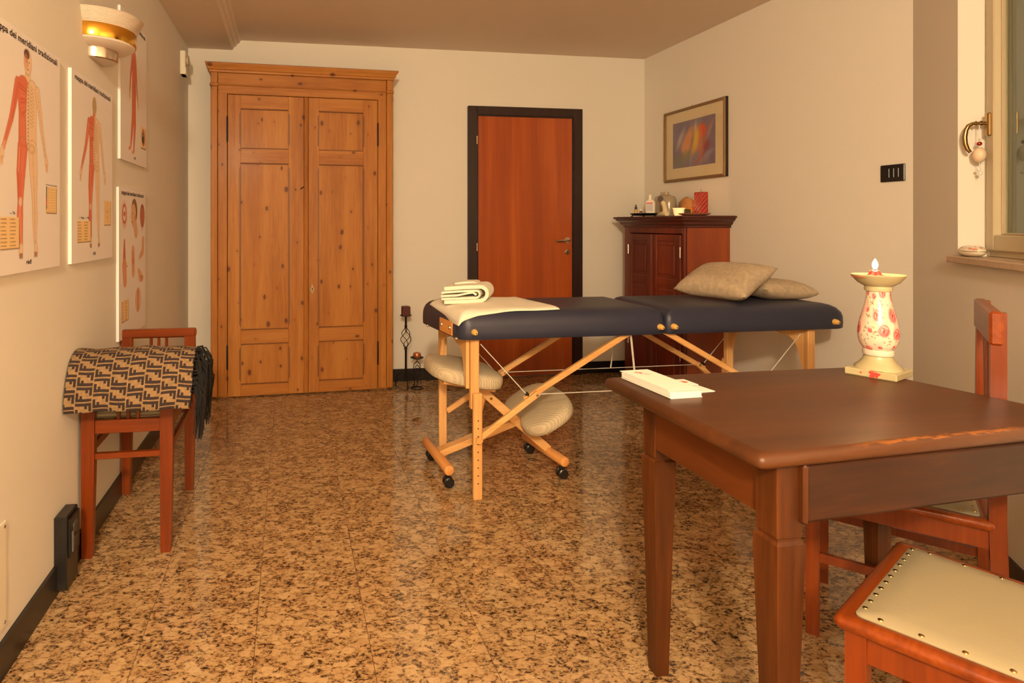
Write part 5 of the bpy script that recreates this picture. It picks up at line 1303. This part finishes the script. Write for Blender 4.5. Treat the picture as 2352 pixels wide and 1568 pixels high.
# ------------------------------------------------------------------ chairs at the desk
def chair(name, label, F1, az, wf, wr, dep, seat_z, back_z, group, rake, posts=True, uph=True):
    """F1 = front-left foot (seen from the sitter's back); local x across the front, local y towards the backrest"""
    t = thing(name, label, 'chair', (F1[0], F1[1], 0), az, group)
    dw = (wf-wr)/2; lw2 = .034
    def P_(x, y, z): return (x, y, z)
    for x in (0, wf-lw2):
        part('leg', t, M['chair'], lambda b: b.prism([(x+.002, 0), (x+lw2-.004, 0), (x+lw2, .25), (x+lw2, seat_z-.02), (x, seat_z-.02), (x, .25)], 0, lw2, 'Y'), local=True)
    for s_ in (0, 1):
        x = dw if s_ == 0 else wf-dw-lw2
        def rleg(b):
            b.prism([(dep-lw2+.012, 0), (dep+.012, 0), (dep, seat_z), (dep+rake, back_z), (dep+rake-.030, back_z), (dep-lw2, seat_z)], x, x+lw2, 'X')
        part('rear_leg', t, M['chair'], rleg, local=True)
    part('seat_rail', t, M['chairX'], lambda b: b.box(lw2, wf-lw2, .006, .026, seat_z-.075, seat_z-.02, .002), local=True)
    part('seat_rail', t, M['chairX'], lambda b: b.box(dw+lw2, wf-dw-lw2, dep-.028, dep-.008, seat_z-.075, seat_z-.02, .002), local=True)
    for s_ in (0, 1):
        xa, xb = (.017, dw+.017) if s_ == 0 else (wf-.017, wf-dw-.017)
        part('side_rail', t, M['chair'], lambda b: b.beam((xa, lw2-.004, seat_z-.048), (xb, dep-lw2+.004, seat_z-.048), .020, .055), local=True)
        part('side_stretcher', t, M['chair'], lambda b: b.beam((xa, lw2-.004, .235), (xb, dep-lw2+.010, .235), .014, .026), local=True)
    # seat: rounded wooden rim and upholstered centre
    o = .012
    rim = [(-o, -o-.006), (wf+o, -o-.006), (wf-dw+o, dep-.020), (dw-o, dep-.020)]
    def ringpts(k):
        pts = [Vector(p) for p in rim]; out = []
        for i in range(4):
            p = pts[i]; a = (pts[i-1]-p).normalized(); c_ = (pts[(i+1) % 4]-p).normalized(); qq = p+(a+c_)*k; r_ = .012
            out += [qq+a*r_, qq+(a+c_)*r_*.3, qq+c_*r_]
        return out
    def rimf(b):
        prof = [(.030, seat_z-.024), (.004, seat_z-.022), (0, seat_z-.014), (.0, seat_z-.006), (.005, seat_z), (.026, seat_z+.002), (.030, seat_z-.002), (.032, seat_z-.02)]; n = 12
        for k, z in prof: b.v += [(p.x, p.y, z) for p in ringpts(k)]
        for i in range(len(prof)-1):
            for k in range(n): b.f.append((i*n+k, i*n+(k+1) % n, (i+1)*n+(k+1) % n, (i+1)*n+k)); b.mi.append(0)
    part('seat_rim', t, M['chairX'], rimf, local=True, smooth=50, recalc=False)
    def cush(b):
        prof = [(.029, seat_z-.004), (.028, seat_z+.003), (.032, seat_z+.006), (.07, seat_z+.010), (.12, seat_z+.013)]; n = 12
        for k, z in prof: b.v += [(p.x, p.y, z) for p in ringpts(k)]
        for i in range(len(prof)-1):
            for k in range(n): b.f.append((i*n+k, i*n+(k+1) % n, (i+1)*n+(k+1) % n, (i+1)*n+k)); b.mi.append(0)
        b.f.append(tuple(range((len(prof)-1)*n, len(prof)*n))); b.mi.append(0)
    cu = part('seat_cushion', t, M['cream'], cush, 'cream upholstery with brass studs', local=True, smooth=50)
    if uph:
        cc = [Vector(p) for p in ringpts(.034)][1::3]
        for i, n in ((0, 11), (1, 6), (2, 8), (3, 6)):
            for k in range(n):
                p = cc[i].lerp(cc[(i+1) % 4], (k+.5)/n if i % 2 else (k+.3)/n)
                part('stud', cu, M['brass'], lambda b: b.lathe([(.0052, 0), (.0042, .0022), (0, .0034)], (p.x, p.y, seat_z+.0058), 10), local=True, recalc=False)
    yb = dep+rake
    part('top_rail', t, M['chairX'], lambda b: b.box(dw-.006, wf-dw+.006, yb-.034, yb-.006, back_z-.085, back_z+.004, .006), local=True)
    part('lower_back_rail', t, M['chairX'], lambda b: b.box(dw+lw2, wf-dw-lw2, dep+rake*.3-.028, dep+rake*.3-.010, seat_z+.12, seat_z+.155, .003), local=True)
    for k in (-1, 0, 1):
        xc = wf/2+k*.036
        part('slat', t, M['chair'], lambda b: b.beam((xc, dep+rake*.3-.018, seat_z+.15), (xc, yb-.022, back_z-.08), .016, .010, up=(0, 1, 0)), local=True)
    return t
# near chair: front edge runs from the left corner to the top corner of the visible seat
# local x = across, local y = towards the backrest (turned clockwise), so the front-left foot is the far one
def chair_at(name, label, Pn, Pf, **k):
    """Pn, Pf = the two front feet; the backrest is on the right-hand side of Pn -> Pf"""
    d = Vector(Pf)-Vector(Pn); az = math.atan2(-d.y, -d.x)     # local +x from Pf to Pn puts local +y on the right of Pn->Pf
    return chair(name, label, Pf, az, wf=d.length, **k)
chair_at('dining_chair', 'wooden chair with studded cream seat in the right foreground', (1.062, 1.026), (1.450, 1.238), wr=.39, dep=.43, seat_z=.470, back_z=.90, group=None, rake=.04)
chair_at('dining_chair', 'wooden chair with slatted back between desk and window wall', (1.532, 1.612), (1.816, 1.863), wr=.36, dep=.43, seat_z=.455, back_z=1.0, group=None, rake=.0)

# ------------------------------------------------------------------ window sill and handle ornaments
sp0 = MW @ Vector((t0+.065, .022, fz))
sb = thing('ceramic_box', 'oval cream trinket box with faint roses on the window sill', 'box', tuple(sp0))
P = Paint(.36, .06, 120, (240, 226, 200)); q = random.Random(5)
for k in range(16): P.ell(q.random()*.36, .006+q.random()*.022, .008, .004, q.choice([(206, 110, 100), (226, 150, 140), (160, 140, 110)]), .8)
def sbf(u, v):
    t = v/.06; a = u/.36*2*math.pi; ph = math.pi*(1-t)
    r_ = math.sin(ph)**.75 if 0 < t < 1 else 0
    e_ = MW.to_3x3() @ Vector((math.cos(a)*r_*.074, math.sin(a)*r_*.036, 0))
    return (sp0.x+e_.x, sp0.y+e_.y, sp0.z+.022-.022*math.cos(ph))
P.build('box_body', sbf, sb, M['rose'])
part('rim_line', sb, M['brass'], lambda b: b.tube([Vector(sbf(i/40*.36, .030)) for i in range(40)], .0012, 6, closed=True))
hp = MW @ Vector((t0+.055, .047, hz_))
ch = thing('hanging_charm', 'pale disc charm with red bead hanging from the window handle', 'ornament', (hp.x, hp.y, hp.z-.2))
part('cord', ch, M['paper'], lambda b: b.tube([(hp.x, hp.y, hz_+.012), (hp.x+.001, hp.y, hz_-.06), (hp.x, hp.y, hz_-.215)], .0012, 6))
part('red_bead', ch, plain('red_bead', (150, 24, 26), .2, coat=.6), lambda b: b.sphere((hp.x, hp.y, hz_-.074), .0085, 14, 9))
part('clear_bead', ch, M['whitep'], lambda b: (b.sphere((hp.x, hp.y, hz_-.058), .004, 10, 7), b.sphere((hp.x-.004, hp.y-.004, hz_-.055), .003, 10, 7)))
part('disc', ch, plain('pale_stone_disc', (232, 204, 172), .4), lambda b: b.sphere((hp.x, hp.y, hz_-.118), .026, 22, 12, (.75, .85, 1.15)))
part('knot', ch, M['paper'], lambda b: (b.sphere((hp.x-.003, hp.y, hz_-.175), .006, 10, 7), b.sphere((hp.x+.004, hp.y, hz_-.190), .007, 10, 7)))
